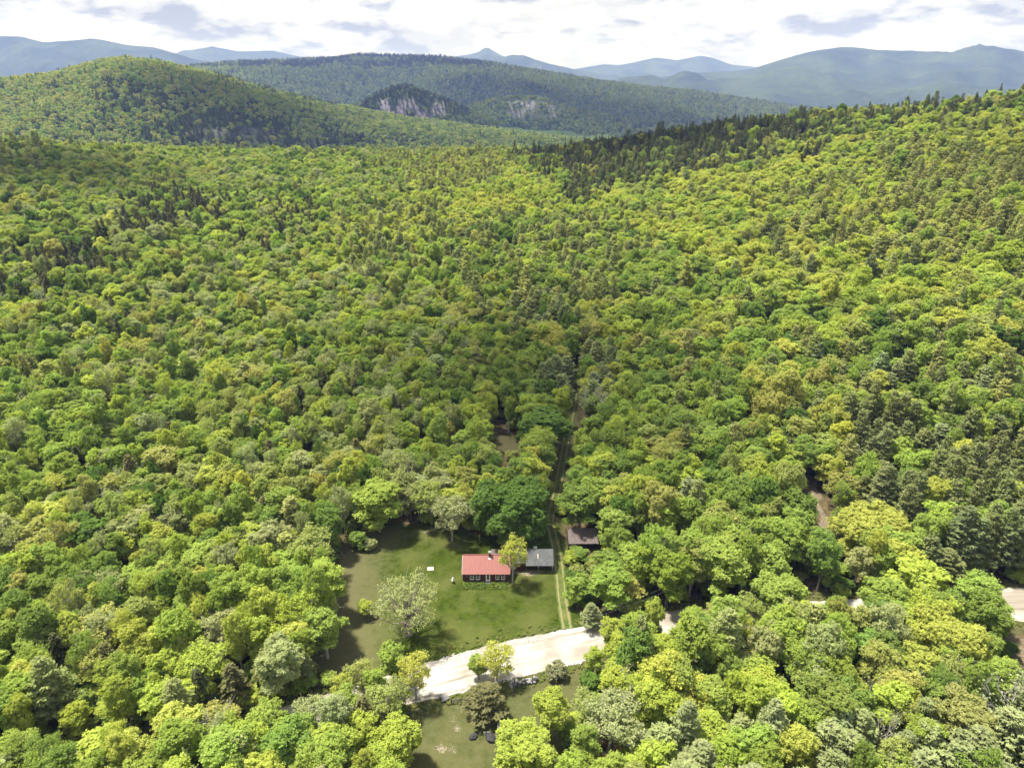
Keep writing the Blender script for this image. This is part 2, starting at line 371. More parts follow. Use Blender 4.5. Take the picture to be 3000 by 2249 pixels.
# ------------------------------------------------------------------ road and farm track
def catmull(P, n):
    P = np.array(P, float); P = np.vstack([2 * P[0] - P[1], P, 2 * P[-1] - P[-2]]); out = []
    for i in range(1, len(P) - 2):
        for t in np.linspace(0, 1, n, endpoint=False):
            p0, p1, p2, p3 = P[i - 1], P[i], P[i + 1], P[i + 2]
            out.append(0.5 * (2 * p1 + (p2 - p0) * t + (2 * p0 - 5 * p1 + 4 * p2 - p3) * t * t + (3 * p1 - p0 - 3 * p2 + p3) * t ** 3))
    out.append(P[-2]); return np.array(out)
def strip(name, C, W, across, lift, crown, mat, jag, **k):
    d = np.gradient(C, axis=0); d /= np.linalg.norm(d, axis=1)[:, None] + 1e-9; nrm = np.stack([-d[:, 1], d[:, 0]], 1)
    u = np.linspace(-1, 1, across); n = len(C)
    s = np.cumsum(np.r_[0, np.linalg.norm(np.diff(C, axis=0), axis=1)])
    wl = W * (1 + jag * (fbm(s / 1.6, 0 * s, 51, 3) - 0.5)); wr = W * (1 + jag * (fbm(s / 1.6, 0 * s, 77, 3) - 0.5))
    off = np.where(u[None] > 0, u[None] * wl[:, None], u[None] * wr[:, None])
    X = C[:, 0:1] + nrm[:, 0:1] * off; Y = C[:, 1:2] + nrm[:, 1:2] * off
    Z = ground(X, Y) + lift + crown * (1 - u[None] ** 2) + (vnoise(X * 1.3, Y * 1.3, 9) - 0.5) * 0.03
    V = np.stack([X, Y, Z], -1).reshape(-1, 3); i, j = np.meshgrid(np.arange(across - 1), np.arange(n - 1)); a = (j * across + i).ravel()
    me = mesh_np(name, V, np.stack([a, a + 1, a + across + 1, a + across], 1), [mat], True)
    fattr(me, 'acr', np.broadcast_to(u[None], X.shape).ravel()); fattr(me, 'alo', np.broadcast_to(s[:, None], X.shape).ravel())
    return link(bpy.data.objects.new(name, me), **k)
def road_material():
    m, nt, out = new_mat('gravel_road'); L = nt.links.new
    cx = nt.nodes.new('ShaderNodeCombineXYZ'); L(attr(nt, 'acr'), cx.inputs[0]); L(attr(nt, 'alo'), cx.inputs[1])
    mp = nt.nodes.new('ShaderNodeMapping'); mp.inputs['Scale'].default_value = (5.0, 0.035, 1); L(cx.outputs[0], mp.inputs[0])
    streak = noise(nt, 1.0, 4, 0.6, mp.outputs[0]); co = objco(nt); nf = noise(nt, 5, 4, 0.7, co); nb = noise(nt, 0.10, 3, 0.5, co)
    c = mixrgb(nt, ramp(nt, nb, 0.38, 0.62), (0.27, 0.24, 0.205), (0.50, 0.475, 0.435))
    c = mixrgb(nt, mul(nt, ramp(nt, streak, 0.5, 0.66), 0.8), c, (0.165, 0.135, 0.105))
    c = mixrgb(nt, mul(nt, ramp(nt, nf, 0.45, 0.8), 0.3), c, (0.36, 0.32, 0.28))
    b = nt.nodes.new('ShaderNodeBsdfPrincipled'); b.inputs['Roughness'].default_value = 0.95; b.inputs['Specular IOR Level'].default_value = 0.1; L(c, b.inputs['Base Color'])
    bp = nt.nodes.new('ShaderNodeBump'); bp.inputs['Strength'].default_value = 0.4; bp.inputs['Distance'].default_value = 0.06; L(nf, bp.inputs['Height']); L(bp.outputs[0], b.inputs['Normal'])
    L(b.outputs[0], out.inputs[0]); return m
M['road'] = road_material()
RC = catmull(ROADC, 60); RW = np.interp(np.linspace(0, len(ROADW) - 1, len(RC)), range(len(ROADW)), ROADW)
strip('road', RC, RW, 15, 0.07, 0.12, M['road'], 0.16, lab='pale gravel road crossing below the lawn, bleached white in the sun', kind='structure', cat='road')
def track_material():
    m, nt, out = new_mat('track_ruts'); L = nt.links.new; co = objco(nt)
    u = attr(nt, 'acr'); ab = nt.nodes.new('ShaderNodeMath'); ab.operation = 'ABSOLUTE'; L(u, ab.inputs[0])
    nf = noise(nt, 2.2, 5, 0.7, co); nm = noise(nt, 0.35, 4, 0.6, co)
    s = nt.nodes.new('ShaderNodeMath'); s.operation = 'SUBTRACT'; L(ab.outputs[0], s.inputs[0]); s.inputs[1].default_value = 0.58
    a2 = nt.nodes.new('ShaderNodeMath'); a2.operation = 'ABSOLUTE'; L(s.outputs[0], a2.inputs[0])
    j = nt.nodes.new('ShaderNodeMath'); j.operation = 'MULTIPLY_ADD'; L(nf, j.inputs[0]); j.inputs[1].default_value = 0.75; L(a2.outputs[0], j.inputs[2])
    rut = ramp(nt, j.outputs[0], 0.62, 0.34)
    g = mixrgb(nt, ramp(nt, nm, 0.35, 0.65), (0.055, 0.095, 0.018), (0.13, 0.135, 0.045))
    soil = mixrgb(nt, ramp(nt, nf, 0.3, 0.7), (0.20, 0.185, 0.09), (0.31, 0.285, 0.165))
    c = mixrgb(nt, rut, g, soil)
    b = nt.nodes.new('ShaderNodeBsdfDiffuse'); L(c, b.inputs[0]); L(b.outputs[0], out.inputs[0]); return m
M['track'] = track_material()
TC = catmull(TRACK, 24)
strip('farm_track', TC, np.full(len(TC), 1.35), 13, 0.10, 0.0, M['track'], 0.2, lab='two-rut grassy track running from the road past the grey-roofed carport into the woods', kind='structure', cat='track')

# ------------------------------------------------------------------ hills and mountains
def hill(name, prof, foot, back, base, amp, ns, na, ny, mat, label, pw=1.0, rockf=None, wob=0.0):
    A, ZR, YR = [], [], []
    for px, py, Yd in prof:
        dx, dy, dz = ray(px, py); A.append(dx / dy); YR.append(Yd); ZR.append(CAM_Z + Yd * dz / dy)
    A = np.array(A); ZR = np.array(ZR); YR = np.array(YR)
    fA = foot if callable(foot) else (lambda a: np.full_like(a, foot))
    def zf(X, Y):
        X = np.asarray(X, float); Y = np.asarray(Y, float); a = X / Y
        zr = np.interp(a, A, ZR); yr = np.interp(a, A, YR); yf = fA(a)
        yf = yf + (fbm(a * 14, a * 0, 91) - 0.5) * (yr - yf) * 0.35
        t = np.clip((Y - yf) / np.maximum(yr - yf, 1), 0, 1); s = (0.5 - 0.5 * np.cos(np.pi * t)) ** pw
        e = 1 - np.clip((Y - yr) / (back - yr), 0, 1) ** 1.4
        s = np.where(Y > yr, e, s)
        z = base + (zr - base) * s
        gul = (fbm(X / ns, Y / ns, 61, 5) - 0.5) * 2
        rid = 1 - np.abs(fbm(X / (ns * 0.7), Y / (ns * 2.2), 71, 4) - 0.5) * 4
        return z + amp * (gul * 0.6 + rid * 0.5) * (4 * s * (1 - s)) + amp * wob * gul * s
    aa = np.linspace(A[0], A[-1], na)
    yl = np.interp(aa, A, YR)
    V = []; tt = np.r_[np.linspace(-0.05, 1, ny), np.linspace(1.03, 2, ny // 4)]
    rows = []
    for t in tt:
        Yv = np.where(t <= 1, fA(aa) * 0.93 + (yl - fA(aa) * 0.93) * t, yl + (back - yl) * (t - 1)); rows.append(Yv)
    Y = np.array(rows); X = Y * aa[None]
    Z = zf(X, Y); V = np.stack([X, Y, Z], -1).reshape(-1, 3)
    i, j = np.meshgrid(np.arange(na - 1), np.arange(len(tt) - 1)); k = (j * na + i).ravel()
    me = mesh_np(name, V, np.stack([k, k + 1, k + na + 1, k + na], 1), [mat], True)
    if rockf is not None:
        px, py, _ = project(X, Y, Z); fattr(me, 'rock', rockf(px, py, X, Y).ravel())
    else: fattr(me, 'rock', np.zeros(len(V)))
    link(bpy.data.objects.new(name, me), lab=label, kind='structure', cat=name.split('_')[0])
    return zf, A, YR, fA
H_LEFT = hill('hill', [(-900, 300, 1900), (-400, 268, 1850), (0, 250, 1800), (150, 234, 1780), (203, 222, 1770), (280, 200, 1760), (366, 187, 1750), (461, 194, 1760), (570, 217, 1780), (678, 244, 1800), (814, 282, 1840), (949, 315, 1900),
                         (1085, 338, 1960), (1250, 360, 2000), (1500, 398, 2000), (1800, 430, 2000)],
              lambda a: np.interp(a, [-1, -0.3, 0.1, 0.3], [1020, 1060, 1250, 1500]), 2900, -70, 46, 260, 150, 90, M['hill'], 'rounded green wooded hill on the left beyond the near forest', 0.85,
              rockf=lambda px, py, X, Y: 0.45 * sstep(0.42, 0.6, fbm(X / 60, Y / 60, 15)) * inpoly(px, py, [(560, 330), (750, 370), (980, 400), (1060, 430), (700, 430), (560, 400)]), wob=0.12)
def knob_rock(lo, hi):
    return lambda px, py, X, Y: sstep(0.40, 0.55, fbm(X / 26, Y / 26, 25)) * sstep(1095, 1125, px) * sstep(1320, 1280, px) * sstep(lo, lo + 12, py) * sstep(hi + 18, hi, py)
H_KNOB = hill('hill', [(985, 352, 2180), (1040, 320, 2170), (1090, 291, 2160), (1130, 272, 2150), (1165, 262, 2150), (1190, 257, 2150), (1215, 263, 2150), (1260, 284, 2155), (1300, 298, 2160), (1350, 319, 2170), (1410, 345, 2180), (1460, 365, 2190)],
              1985, 2600, -75, 8, 60, 70, 46, M['hill'], 'steep rocky knob with a dark spruce top and grey cliffs', 0.8, knob_rock(286, 345), wob=0.25)
H_CLIFF = hill('hill', [(1300, 345, 2620), (1390, 316, 2600), (1450, 298, 2580), (1500, 293, 2560), (1545, 291, 2550), (1590, 297, 2560), (1630, 312, 2580), (1700, 332, 2600), (1820, 352, 2640), (2000, 376, 2700), (2300, 400, 2750)],
               2330, 3300, -75, 8, 80, 80, 46, M['hill'], 'low wooded shoulder with a pale bare cliff in the middle distance', 0.8,
               lambda px, py, X, Y: 0.75 * sstep(0.36, 0.48, fbm(X / 24, Y / 24, 25)) * sstep(1482, 1500, px) * sstep(1655, 1620, px) * sstep(293, 299, py) * sstep(352, 338, py), wob=0.1)
H_MID = hill('hill', [(300, 290, 4200), (480, 225, 4300), (560, 203, 4400), (700, 192, 4500), (850, 187, 4500), (1000, 176, 4500), (1050, 169, 4500), (1130, 172, 4500), (1300, 178, 4500), (1450, 196, 4450), (1600, 220, 4400), (1750, 244, 4300), (1900, 262, 4250),
                      (2050, 279, 4200), (2200, 303, 4100), (2330, 322, 4000), (2500, 342, 3900), (2800, 360, 3900), (3200, 390, 3900)],
             lambda a: np.interp(a, [-0.6, 0, 0.5], [2900, 2750, 2600]), 6500, -72, 75, 520, 190, 90, M['hill'], 'long blue-green wooded hill across the middle of the valley', 0.9, wob=0.08)
mountains = [
    ([(-700, 190, 10000), (-300, 140, 10000), (0, 115, 10000), (60, 112, 10000), (130, 126, 10000), (200, 122, 10000), (300, 125, 10000), (370, 135, 10000), (450, 141, 10000), (500, 156, 9900), (560, 175, 9800), (620, 187, 9700), (760, 205, 9500), (950, 240, 9200), (1200, 275, 9000)],
     6500, 15000, 'long blue mountain ridge at the far left of the skyline'),
    ([(300, 240, 14000), (430, 200, 14000), (525, 156, 14000), (600, 143, 14000), (622, 139, 14000), (640, 144, 14000), (700, 152, 14000), (800, 150, 14000), (860, 163, 14000), (910, 171, 14000), (1000, 167, 14000), (1080, 175, 14000), (1200, 200, 14000)],
     10500, 18000, 'pale distant mountain with a notched summit left of centre'),
    ([(1050, 220, 14000), (1200, 172, 14000), (1330, 166, 14000), (1390, 158, 14000), (1432, 151, 14000), (1460, 163, 14000), (1500, 175, 14000), (1640, 210, 14000), (1720, 198, 14000), (1765, 190, 14000), (1810, 194, 14000), (1850, 184, 14000), (1920, 168, 14000), (1985, 176, 14000), (2052, 164, 14000), (2090, 172, 14000), (2140, 190, 14000), (2190, 195, 14000), (2300, 220, 14000), (2500, 260, 14000)],
     11000, 18500, 'pale distant peaks right of centre on the skyline'),
    ([(1250, 215, 11500), (1400, 178, 11500), (1470, 168, 11500), (1530, 163, 11500), (1570, 176, 11500), (1650, 198, 11500), (1750, 216, 11500), (1900, 240, 11500), (2100, 275, 11300)],
     9000, 14500, 'small blue mountain just behind the middle hill'),
    ([(1640, 262, 8800), (1780, 240, 8900), (1900, 228, 9000), (2050, 216, 9000), (2130, 212, 9000), (2200, 205, 9000), (2280, 181, 9000), (2370, 156, 9000), (2460, 143, 9000), (2560, 154, 9000), (2640, 160, 9000), (2700, 165, 9000), (2790, 178, 9000), (2870, 160, 9000), (2950, 165, 9000), (3000, 170, 9000), (3300, 178, 9000), (3800, 230, 9000)],
     5200, 13500, 'broad blue mountain on the right of the skyline'),
    ([(1700, 330, 6000), (1900, 292, 6200), (2060, 279, 6300), (2200, 268, 6300), (2300, 262, 6300), (2420, 270, 6300), (2600, 282, 6200), (2800, 276, 6200), (3100, 282, 6200), (3600, 300, 6200)],
     4600, 7800, 'low hazy blue foothills below the right-hand mountain'),
]
MTN = []
for prof, foot, back, lab in mountains:
    Yd = prof[0][2]
    MTN.append(hill('mountain', prof, foot, back, -75, Yd * 0.030, Yd * 0.13, 150, 46, M['mountain'], lab, 0.9, wob=0.05))

# ------------------------------------------------------------------ tree prototypes
def unit(v): return v / (np.linalg.norm(v, axis=-1, keepdims=True) + 1e-9)
def rdir(r, n): return unit(r.normal(size=(n, 3)))
def diamonds(r, P, Nrm, s, asp=0.7, along=None, fold=0.0):
    n = len(P); t = unit(np.cross(Nrm, rdir(r, n))) if along is None else unit(along - Nrm * np.sum(along * Nrm, 1, keepdims=True))
    b = np.cross(Nrm, t); s = np.broadcast_to(np.asarray(s, float), (n,))[:, None]
    k = Nrm * s * fold
    return np.stack([P - t * s, P + b * s * asp + k, P + t * s, P - b * s * asp + k], 1)
def leafball(r, c, rc, n, s, outward, flat=0.75, spread=0.55):
    d = rdir(r, n); d = unit(d + np.array([0, 0, 0.35]) + outward * 0.45)
    P = c + d * np.array([1, 1, flat]) * rc * (0.62 + 0.46 * r.random((n, 1)) ** 0.7)
    N = unit(d + spread * rdir(r, n))
    return diamonds(r, P, N, s * (0.7 + 0.6 * r.random(n)))
def tree_mesh(name, Q, sh, tb, leafmat, barkmat):
    """returns crown mesh, trunk mesh, and both joined for the forest mass"""
    Q = np.asarray(Q, np.float32); n = len(Q)
    crown = mesh_np(name + '_crown', Q.reshape(-1, 3), np.arange(4 * n).reshape(n, 4), [leafmat]); fattr(crown, 'shade', sh, 'FACE')
    trunk = tb.mesh(name + '_trunk', barkmat, True)
    tv = np.array(tb.v); tf = [f for f in tb.f if len(f) == 4]
    V = np.vstack([Q.reshape(-1, 3), tv]); F = np.vstack([np.arange(4 * n).reshape(n, 4), np.array(tf) + 4 * n])
    both = mesh_np(name, V, F, [leafmat, barkmat], False, np.r_[np.zeros(n, int), np.ones(len(tf), int)])
    fattr(both, 'shade', np.r_[sh, np.full(len(tf), 0.5)], 'FACE')
    return crown, trunk, both
def limb(tb, r, p0, p1, r0, r1, sag=0.12, n=4, sides=5):
    p0 = np.array(p0, float); p1 = np.array(p1, float); L = np.linalg.norm(p1 - p0); pts = []; rad = []
    for i in range(n + 1):
        t = i / n; p = p0 + (p1 - p0) * t; p = p + np.array([0, 0, math.sin(math.pi * t) * L * sag * -0.5]) + r.normal(size=3) * L * 0.03 * (0 < i < n)
        pts.append(p); rad.append(r0 + (r1 - r0) * t)
    tb.tube(pts, rad, sides, False)
def broadleaf(name, seed, H=15.0, Rc=4.2, low=0.22, nl=8, lobe=0.46, clump=0.42, leaf=0.24, per=13, cover=0.62, spread=0.75, shape=0.0, flat=1.0, inner=500, bark='bark', limbs=10, limb_r=0.10, twig=0, thick=1.0, deep=0.15):
    """a crown of overlapping lobes, each covered with small clumps of leaves"""
    r = np.random.default_rng(seed); tb = MB(); zc = H * (low + 1) / 2; hz = H * (1 - low) / 2
    lean = r.normal(size=2) * 0.03 * H; C = [np.array([lean[0] * .6, lean[1] * .6, zc])]; A = [np.array([Rc * 0.62, Rc * 0.62, hz * 0.74 * flat])]
    off = r.random() * 6.3
    for i in range(nl):
        zz = 0.78 - 1.35 * (i + 0.5) / nl + r.normal() * 0.10; a = i * 2.39996 + off + r.normal() * 0.3; q = math.sqrt(max(0.05, 1 - zz * zz)) * (1 - shape * max(zz, 0))
        lr = lobe * (0.75 + 0.5 * r.random()); k = (1.0 - lr * 0.92) * (0.9 + 0.22 * r.random())
        C.append(np.array([math.cos(a) * q * Rc * k + lean[0] * .6, math.sin(a) * q * Rc * k + lean[1] * .6, zc + zz * hz * flat * (1.02 - lr * 0.55)])); A.append(np.array([Rc * lr, Rc * lr, Rc * lr * (0.78 + 0.2 * r.random())]))
    P = []; Nn = []
    for i in range(len(C)):
        ar = 4 * math.pi * (A[i][0] * A[i][0] + 2 * A[i][0] * A[i][2]) / 3; n = int(ar * cover / (clump * clump * 0.9)); d = rdir(r, n)
        p = C[i] + d * A[i]; nn = unit(d / A[i]); keep = (nn[:, 2] > -0.5) | (r.random(n) < 0.3)
        for j in range(len(C)):
            if j != i: keep &= (np.sum(((p - C[j]) / A[j]) ** 2, 1) > 0.86)
        P.append(p[keep]); Nn.append(nn[keep])
    P = np.concatenate(P); Nn = np.concatenate(Nn); n = len(P)
    P = P - Nn * (np.abs(r.normal(size=(n, 1))) * deep * Rc * 0.5) + Nn * 0.12 * r.normal(size=(n, 1)) * clump
    csh = 0.5 + r.normal(size=n) * 0.15
    Pq = np.repeat(P, per, 0) + r.normal(size=(n * per, 3)) * clump * np.array([0.42, 0.42, 0.30]); Nq = np.repeat(Nn, per, 0)
    Nq = unit(Nq * 0.8 + np.array([0, 0, 0.85]) + spread * rdir(r, n * per))
    Q = [diamonds(r, Pq, Nq, leaf * (0.7 + 0.6 * r.random(n * per)), 0.72)]; sh = [np.clip(np.repeat(csh, per) + r.normal(size=n * per) * 0.14, 0, 1)]
    if inner:
        d = rdir(r, inner) * (r.random((inner, 1)) ** 0.4) * 0.66; Q.append(diamonds(r, d * np.array([Rc, Rc, hz]) + C[0], rdir(r, inner), leaf * 1.9)); sh.append(r.random(inner) * 0.4)  # inner leaves toned darker: the crown's inside shade is put into their colour
    tb.tube([(0, 0, -0.6), (0, 0, H * 0.12), (lean[0] * .4, lean[1] * .4, H * 0.4), (lean[0], lean[1], H * 0.8)], [H * 0.019 * thick, H * 0.016 * thick, H * 0.012 * thick, H * 0.004], 6, False)
    tips = P[r.permutation(n)[:limbs]]
    for e in tips:
        f = 0.35 + 0.4 * r.random(); z0 = H * low * 0.8 + (e[2] - H * low * 0.8) * f * 0.55; b = np.array([lean[0] * z0 / H, lean[1] * z0 / H, max(z0, H * 0.12)])
        limb(tb, r, b, b + (e - b) * 0.97, limb_r * (0.55 + 0.6 * r.random()), 0.025, 0.25, 4, 5)
        for k in range(twig):
            t = 0.4 + 0.5 * r.random(); o = b + (e - b) * t; limb(tb, r, o, o + (e - b) * 0.32 + rdir(r, 1)[0] * Rc * 0.24, 0.045, 0.012, 0, 2, 4)
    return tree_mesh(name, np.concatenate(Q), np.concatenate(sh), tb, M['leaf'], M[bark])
def pine(name, seed, H=19.0, Rc=4.0, low=0.22, gap=0.95, nb=6, tuft=11, leaf=0.42):
    r = np.random.default_rng(seed); tb = MB(); tb.tube([(0, 0, -0.6), (0, 0, H * 0.5), (0, 0, H * 0.98)], [H * 0.017, H * 0.010, 0.03], 6, False)
    Qs = []; sh = []; z = H * low; 
    while z < H * 0.97:
        t = (z - H * low) / (H * (1 - low)); Lm = Rc * ((1 - t) ** 0.75) * (0.55 + 0.45 * min(1, t * 5 + 0.35)) + 0.35
        a0 = r.random() * 6.28; n = nb if t < 0.85 else 4
        for k in range(n):
            if r.random() < 0.12: continue
            a = a0 + 6.283 * k / n + r.normal() * 0.2; L = Lm * (0.62 + 0.5 * r.random()); rise = 0.10 + 0.35 * t + r.normal() * 0.08
            hd = np.array([math.cos(a), math.sin(a), 0]); lat = np.array([-hd[1], hd[0], 0])
            def pos(s): return np.array([0, 0, z]) + hd * L * s + np.array([0, 0, L * (rise * s + 0.12 * s * s)])
            tb.tube([pos(0), pos(0.5), pos(0.95)], [0.05 * (1 - t) + 0.02, 0.03, 0.012], 4, False)
            m = max(2, int(L / 0.62)); bs = 0.5 + r.normal() * 0.12
            for i in range(m):
                s = 0.32 + 0.68 * (i + 0.5) / m
                for side in (-1, 0, 1):
                    if side and r.random() < 0.25: continue
                    wdt = L * 0.30 * (1.15 - s) + 0.18
                    c = pos(s) + lat * side * wdt * (0.6 + 0.6 * r.random()) + np.array([0, 0, r.normal() * 0.08])
                    q = tuft // 2; dirs = unit(hd * (0.8 if side == 0 else 0.55) + lat * side * 0.6 + np.array([0, 0, 0.42]) + 0.75 * rdir(r, q))
                    Nn = unit(np.array([0, 0, 1.0]) + 0.8 * rdir(r, q)); P = c + dirs * leaf * 0.5
                    Qs.append(diamonds(r, P, Nn, leaf * (0.7 + 0.5 * r.random(q)), 0.34, dirs)); sh.append(np.clip(bs + r.normal(size=q) * 0.2, 0, 1))
        z += gap * (0.75 + 0.5 * r.random()) * (1 - 0.35 * t)
    return tree_mesh(name, np.concatenate(Qs), np.concatenate(sh), tb, M['needle'], M['bark'])
def spruce(name, seed, H=15.0, Rc=2.5, low=0.06, gap=0.5, nb=8, leaf=0.34, droop=0.28, full=0.62):
    r = np.random.default_rng(seed); tb = MB(); tb.tube([(0, 0, -0.6), (0, 0, H * 0.5), (0, 0, H)], [H * 0.014, H * 0.009, 0.02], 5, False)
    Qs = []; sh = []; z = H * low
    while z < H * 0.99:
        t = (z - H * low) / (H * (1 - low)); Lm = Rc * (1 - t) ** full + 0.12; a0 = r.random() * 6.28; n = max(4, int(nb * (1 - 0.4 * t)))
        for k in range(n):
            a = a0 + 6.283 * k / n + r.normal() * 0.15; L = Lm * (0.72 + 0.42 * r.random()); hd = np.array([math.cos(a), math.sin(a), 0]); lat = np.array([-hd[1], hd[0], 0])
            m = max(2, int(L / 0.36)); s = (np.arange(m) + 0.6) / m; q = 3
            ss = np.repeat(s, q); sd = np.tile(np.array([-1, 0, 1]), m)
            P = np.array([0, 0, z]) + hd * (L * ss)[:, None] + lat * (sd * 0.26 * L * (1.1 - ss) * r.random(len(ss)))[:, None] + np.array([0, 0, 1]) * (-droop * L * ss ** 1.4 + 0.12 * ss ** 3 * L)[:, None]
            al = unit(hd + lat * sd[:, None] * 0.6 + np.array([0, 0, -0.25]) + 0.3 * rdir(r, len(ss))); Nn = unit(np.array([0, 0, 1]) + hd * 0.5 + 0.5 * rdir(r, len(ss)))
            Qs.append(diamonds(r, P, Nn, leaf * (0.7 + 0.6 * r.random(len(ss))), 0.5, al)); sh.append(np.clip(0.5 + r.normal() * 0.12 + r.normal(size=len(ss)) * 0.2, 0, 1))
        z += gap * (0.8 + 0.4 * r.random()) * (1 - 0.3 * t)
    return tree_mesh(name, np.concatenate(Qs), np.concatenate(sh), tb, M['needle'], M['bark'])
def bare(name, seed, H=12.0, Rc=2.6, leaves=220, mat='greytwig'):
    r = np.random.default_rng(seed); tb = MB(); tips = []
    def grow(p, d, L, rad, lev):
        q = p + d * L; limb(tb, r, p, q, rad, rad * 0.55, 0.0, 3, 4)
        if lev == 0: tips.append(q); return
        for k in range(3 if lev > 1 else 4):
            nd_ = unit((d + 0.75 * rdir(r, 1)[0] + np.array([0, 0, 0.25]))[None])[0]
            grow(p + d * L * (0.45 + 0.5 * r.random()), nd_, L * (0.5 + 0.2 * r.random()), rad * 0.5, lev - 1)
        tips.append(q)
    tb.tube([(0, 0, -0.6), (0, 0, H * 0.35)], [H * 0.013, H * 0.011], 5, False)
    for k in range(4): grow(np.array([0, 0, H * (0.3 + 0.05 * k)]), unit(np.array([[r.normal() * 0.32, r.normal() * 0.32, 1]]))[0], H * 0.34, H * 0.008, 3)
    tips = np.array(tips); P = tips[r.integers(0, len(tips), leaves)] + r.normal(size=(leaves, 3)) * 0.25
    return tree_mesh(name, diamonds(r, P, rdir(r, leaves), 0.16), r.random(leaves), tb, M['leaf'], M[mat])
def far_tree(name, seed, Rc=4.6, H=13, n=150, s=0.85):
    r = np.random.default_rng(seed); tb = MB(); tb.tube([(0, 0, 0), (0, 0, H * 0.6)], [0.25, 0.1], 4, False); Qs = []; sh = []
    for i in range(9):
        c = rdir(r, 1)[0] * np.array([Rc, Rc, H * 0.3]) * 0.6 + np.array([0, 0, H * 0.62]); m = n // 9
        Qs.append(leafball(r, c, Rc * 0.45, m, s, unit(c - np.array([0, 0, H * 0.5])))); sh.append(np.clip(0.5 + r.normal() * .15 + r.normal(size=m) * .12, 0, 1))
    return tree_mesh(name, np.concatenate(Qs), np.concatenate(sh), tb, M['leaf'], M['bark'])

PRO = {}
def add(key, *t): PRO.setdefault(key, []).append(t)
for i in range(5): add('maple', *broadleaf('maple%d' % i, 100 + i, 15, 4.2, 0.14, 11, 0.38, 0.44, 0.17, 20, 0.62, 1.0, shape=0.10, deep=0.34))
for i in range(4): add('oak', *broadleaf('oak%d' % i, 200 + i, 14.5, 5.0, 0.24, 14, 0.33, 0.44, 0.175, 20, 0.62, 1.0, flat=0.95, deep=0.32))
for i in range(4): add('ash', *broadleaf('ash%d' % i, 300 + i, 16, 3.6, 0.16, 9, 0.40, 0.42, 0.17, 15, 0.60, 1.3, 0.30, 1.05, 300, 'palebark', 14, 0.08, 1, deep=0.4))
for i in range(3): add('budding', *broadleaf('budding%d' % i, 400 + i, 13, 4.0, 0.22, 9, 0.40, 0.40, 0.155, 7, 0.60, 1.2, 0.15, 1.0, 0, 'greytwig', 26, 0.09, 3, deep=0.55))
add('bigmaple', *broadleaf('bigmaple', 111, 17.5, 10.0, 0.04, 24, 0.27, 0.52, 0.20, 20, 0.60, 1.0, shape=0.05, deep=0.2, inner=1500, limbs=20, limb_r=0.22))
add('oldtree', *broadleaf('oldtree', 112, 15.5, 7.2, 0.18, 14, 0.36, 0.44, 0.15, 7, 0.32, 1.3, 0.05, 1.0, 0, 'oldbark', 50, 0.24, 3, thick=3.4, deep=0.7))
for i in range(4): add('pine', *pine('pine%d' % i, 500 + i))
for i in range(3): add('spruce', *spruce('spruce%d' % i, 600 + i))
for i in range(2): add('hemlock', *spruce('hemlock%d' % i, 650 + i, 14, 3.6, 0.08, 0.55, 9, 0.40, 0.2))
for i in range(2): add('bare', *bare('bare%d' % i, 700 + i))
for i in range(3): add('shrub', *broadleaf('shrub%d' % i, 800 + i, 2.6, 1.5, 0.02, 6, 0.45, 0.30, 0.17, 9, 0.6, inner=80, limbs=5, limb_r=0.03))
for i in range(4): add('far', *far_tree('far%d' % i, 900 + i))
for i in range(2): add('farspruce', *spruce('farspruce%d' % i, 950 + i, 15, 2.9, 0.05, 1.1, 6, 0.75))
NOM = {'bigmaple': (17.5, 10.0), 'oldtree': (15.5, 7.2), 'maple': (15, 4.2), 'oak': (14.5, 5.0), 'ash': (16, 3.6), 'budding': (13, 4.0), 'pine': (19, 4.0), 'spruce': (15, 2.5), 'hemlock': (14, 3.6), 'bare': (12, 2.6), 'shrub': (2.6, 1.5)}
TINT = {'lime': (0.422, 0.490, 0.095), 'yellow': (0.480, 0.505, 0.118), 'fresh': (0.338, 0.429, 0.095), 'mid': (0.248, 0.338, 0.078), 'deep': (0.148, 0.237, 0.052), 'olive': (0.375, 0.419, 0.129),
        'sage': (0.396, 0.434, 0.202), 'bronze': (0.422, 0.434, 0.134), 'straw': (0.443, 0.455, 0.157), 'pine': (0.264, 0.303, 0.112), 'darkpine': (0.206, 0.237, 0.090), 'goldpine': (0.364, 0.384, 0.134), 'bluepine': (0.264, 0.308, 0.134), 'spruce': (0.105, 0.12, 0.050), 'brownspruce': (0.15, 0.15, 0.062), 'grey': (0.27, 0.28, 0.15)}
WORD = {'straw': 'straw-green', 'darkpine': 'dark green', 'lime': 'lime-green', 'yellow': 'yellow-green', 'fresh': 'fresh green', 'mid': 'mid-green', 'deep': 'deep green', 'olive': 'olive-green', 'sage': 'pale sage-green', 'bronze': 'bronze-tinged',
        'pine': 'dull green', 'goldpine': 'golden-olive', 'bluepine': 'blue-green', 'spruce': 'near-black green', 'brownspruce': 'brownish dark', 'grey': 'grey'}
FORM = {'bigmaple': 'huge broadleaf', 'oldtree': 'old broadleaf', 'maple': 'dense round-crowned broadleaf', 'oak': 'broad domed broadleaf', 'ash': 'feathery upright broadleaf', 'budding': 'sparse half-leafed broadleaf', 'pine': 'shaggy pine', 'spruce': 'pointed spruce', 'hemlock': 'cone-shaped hemlock', 'bare': 'bare twiggy', 'shrub': 'leafy shrub'}

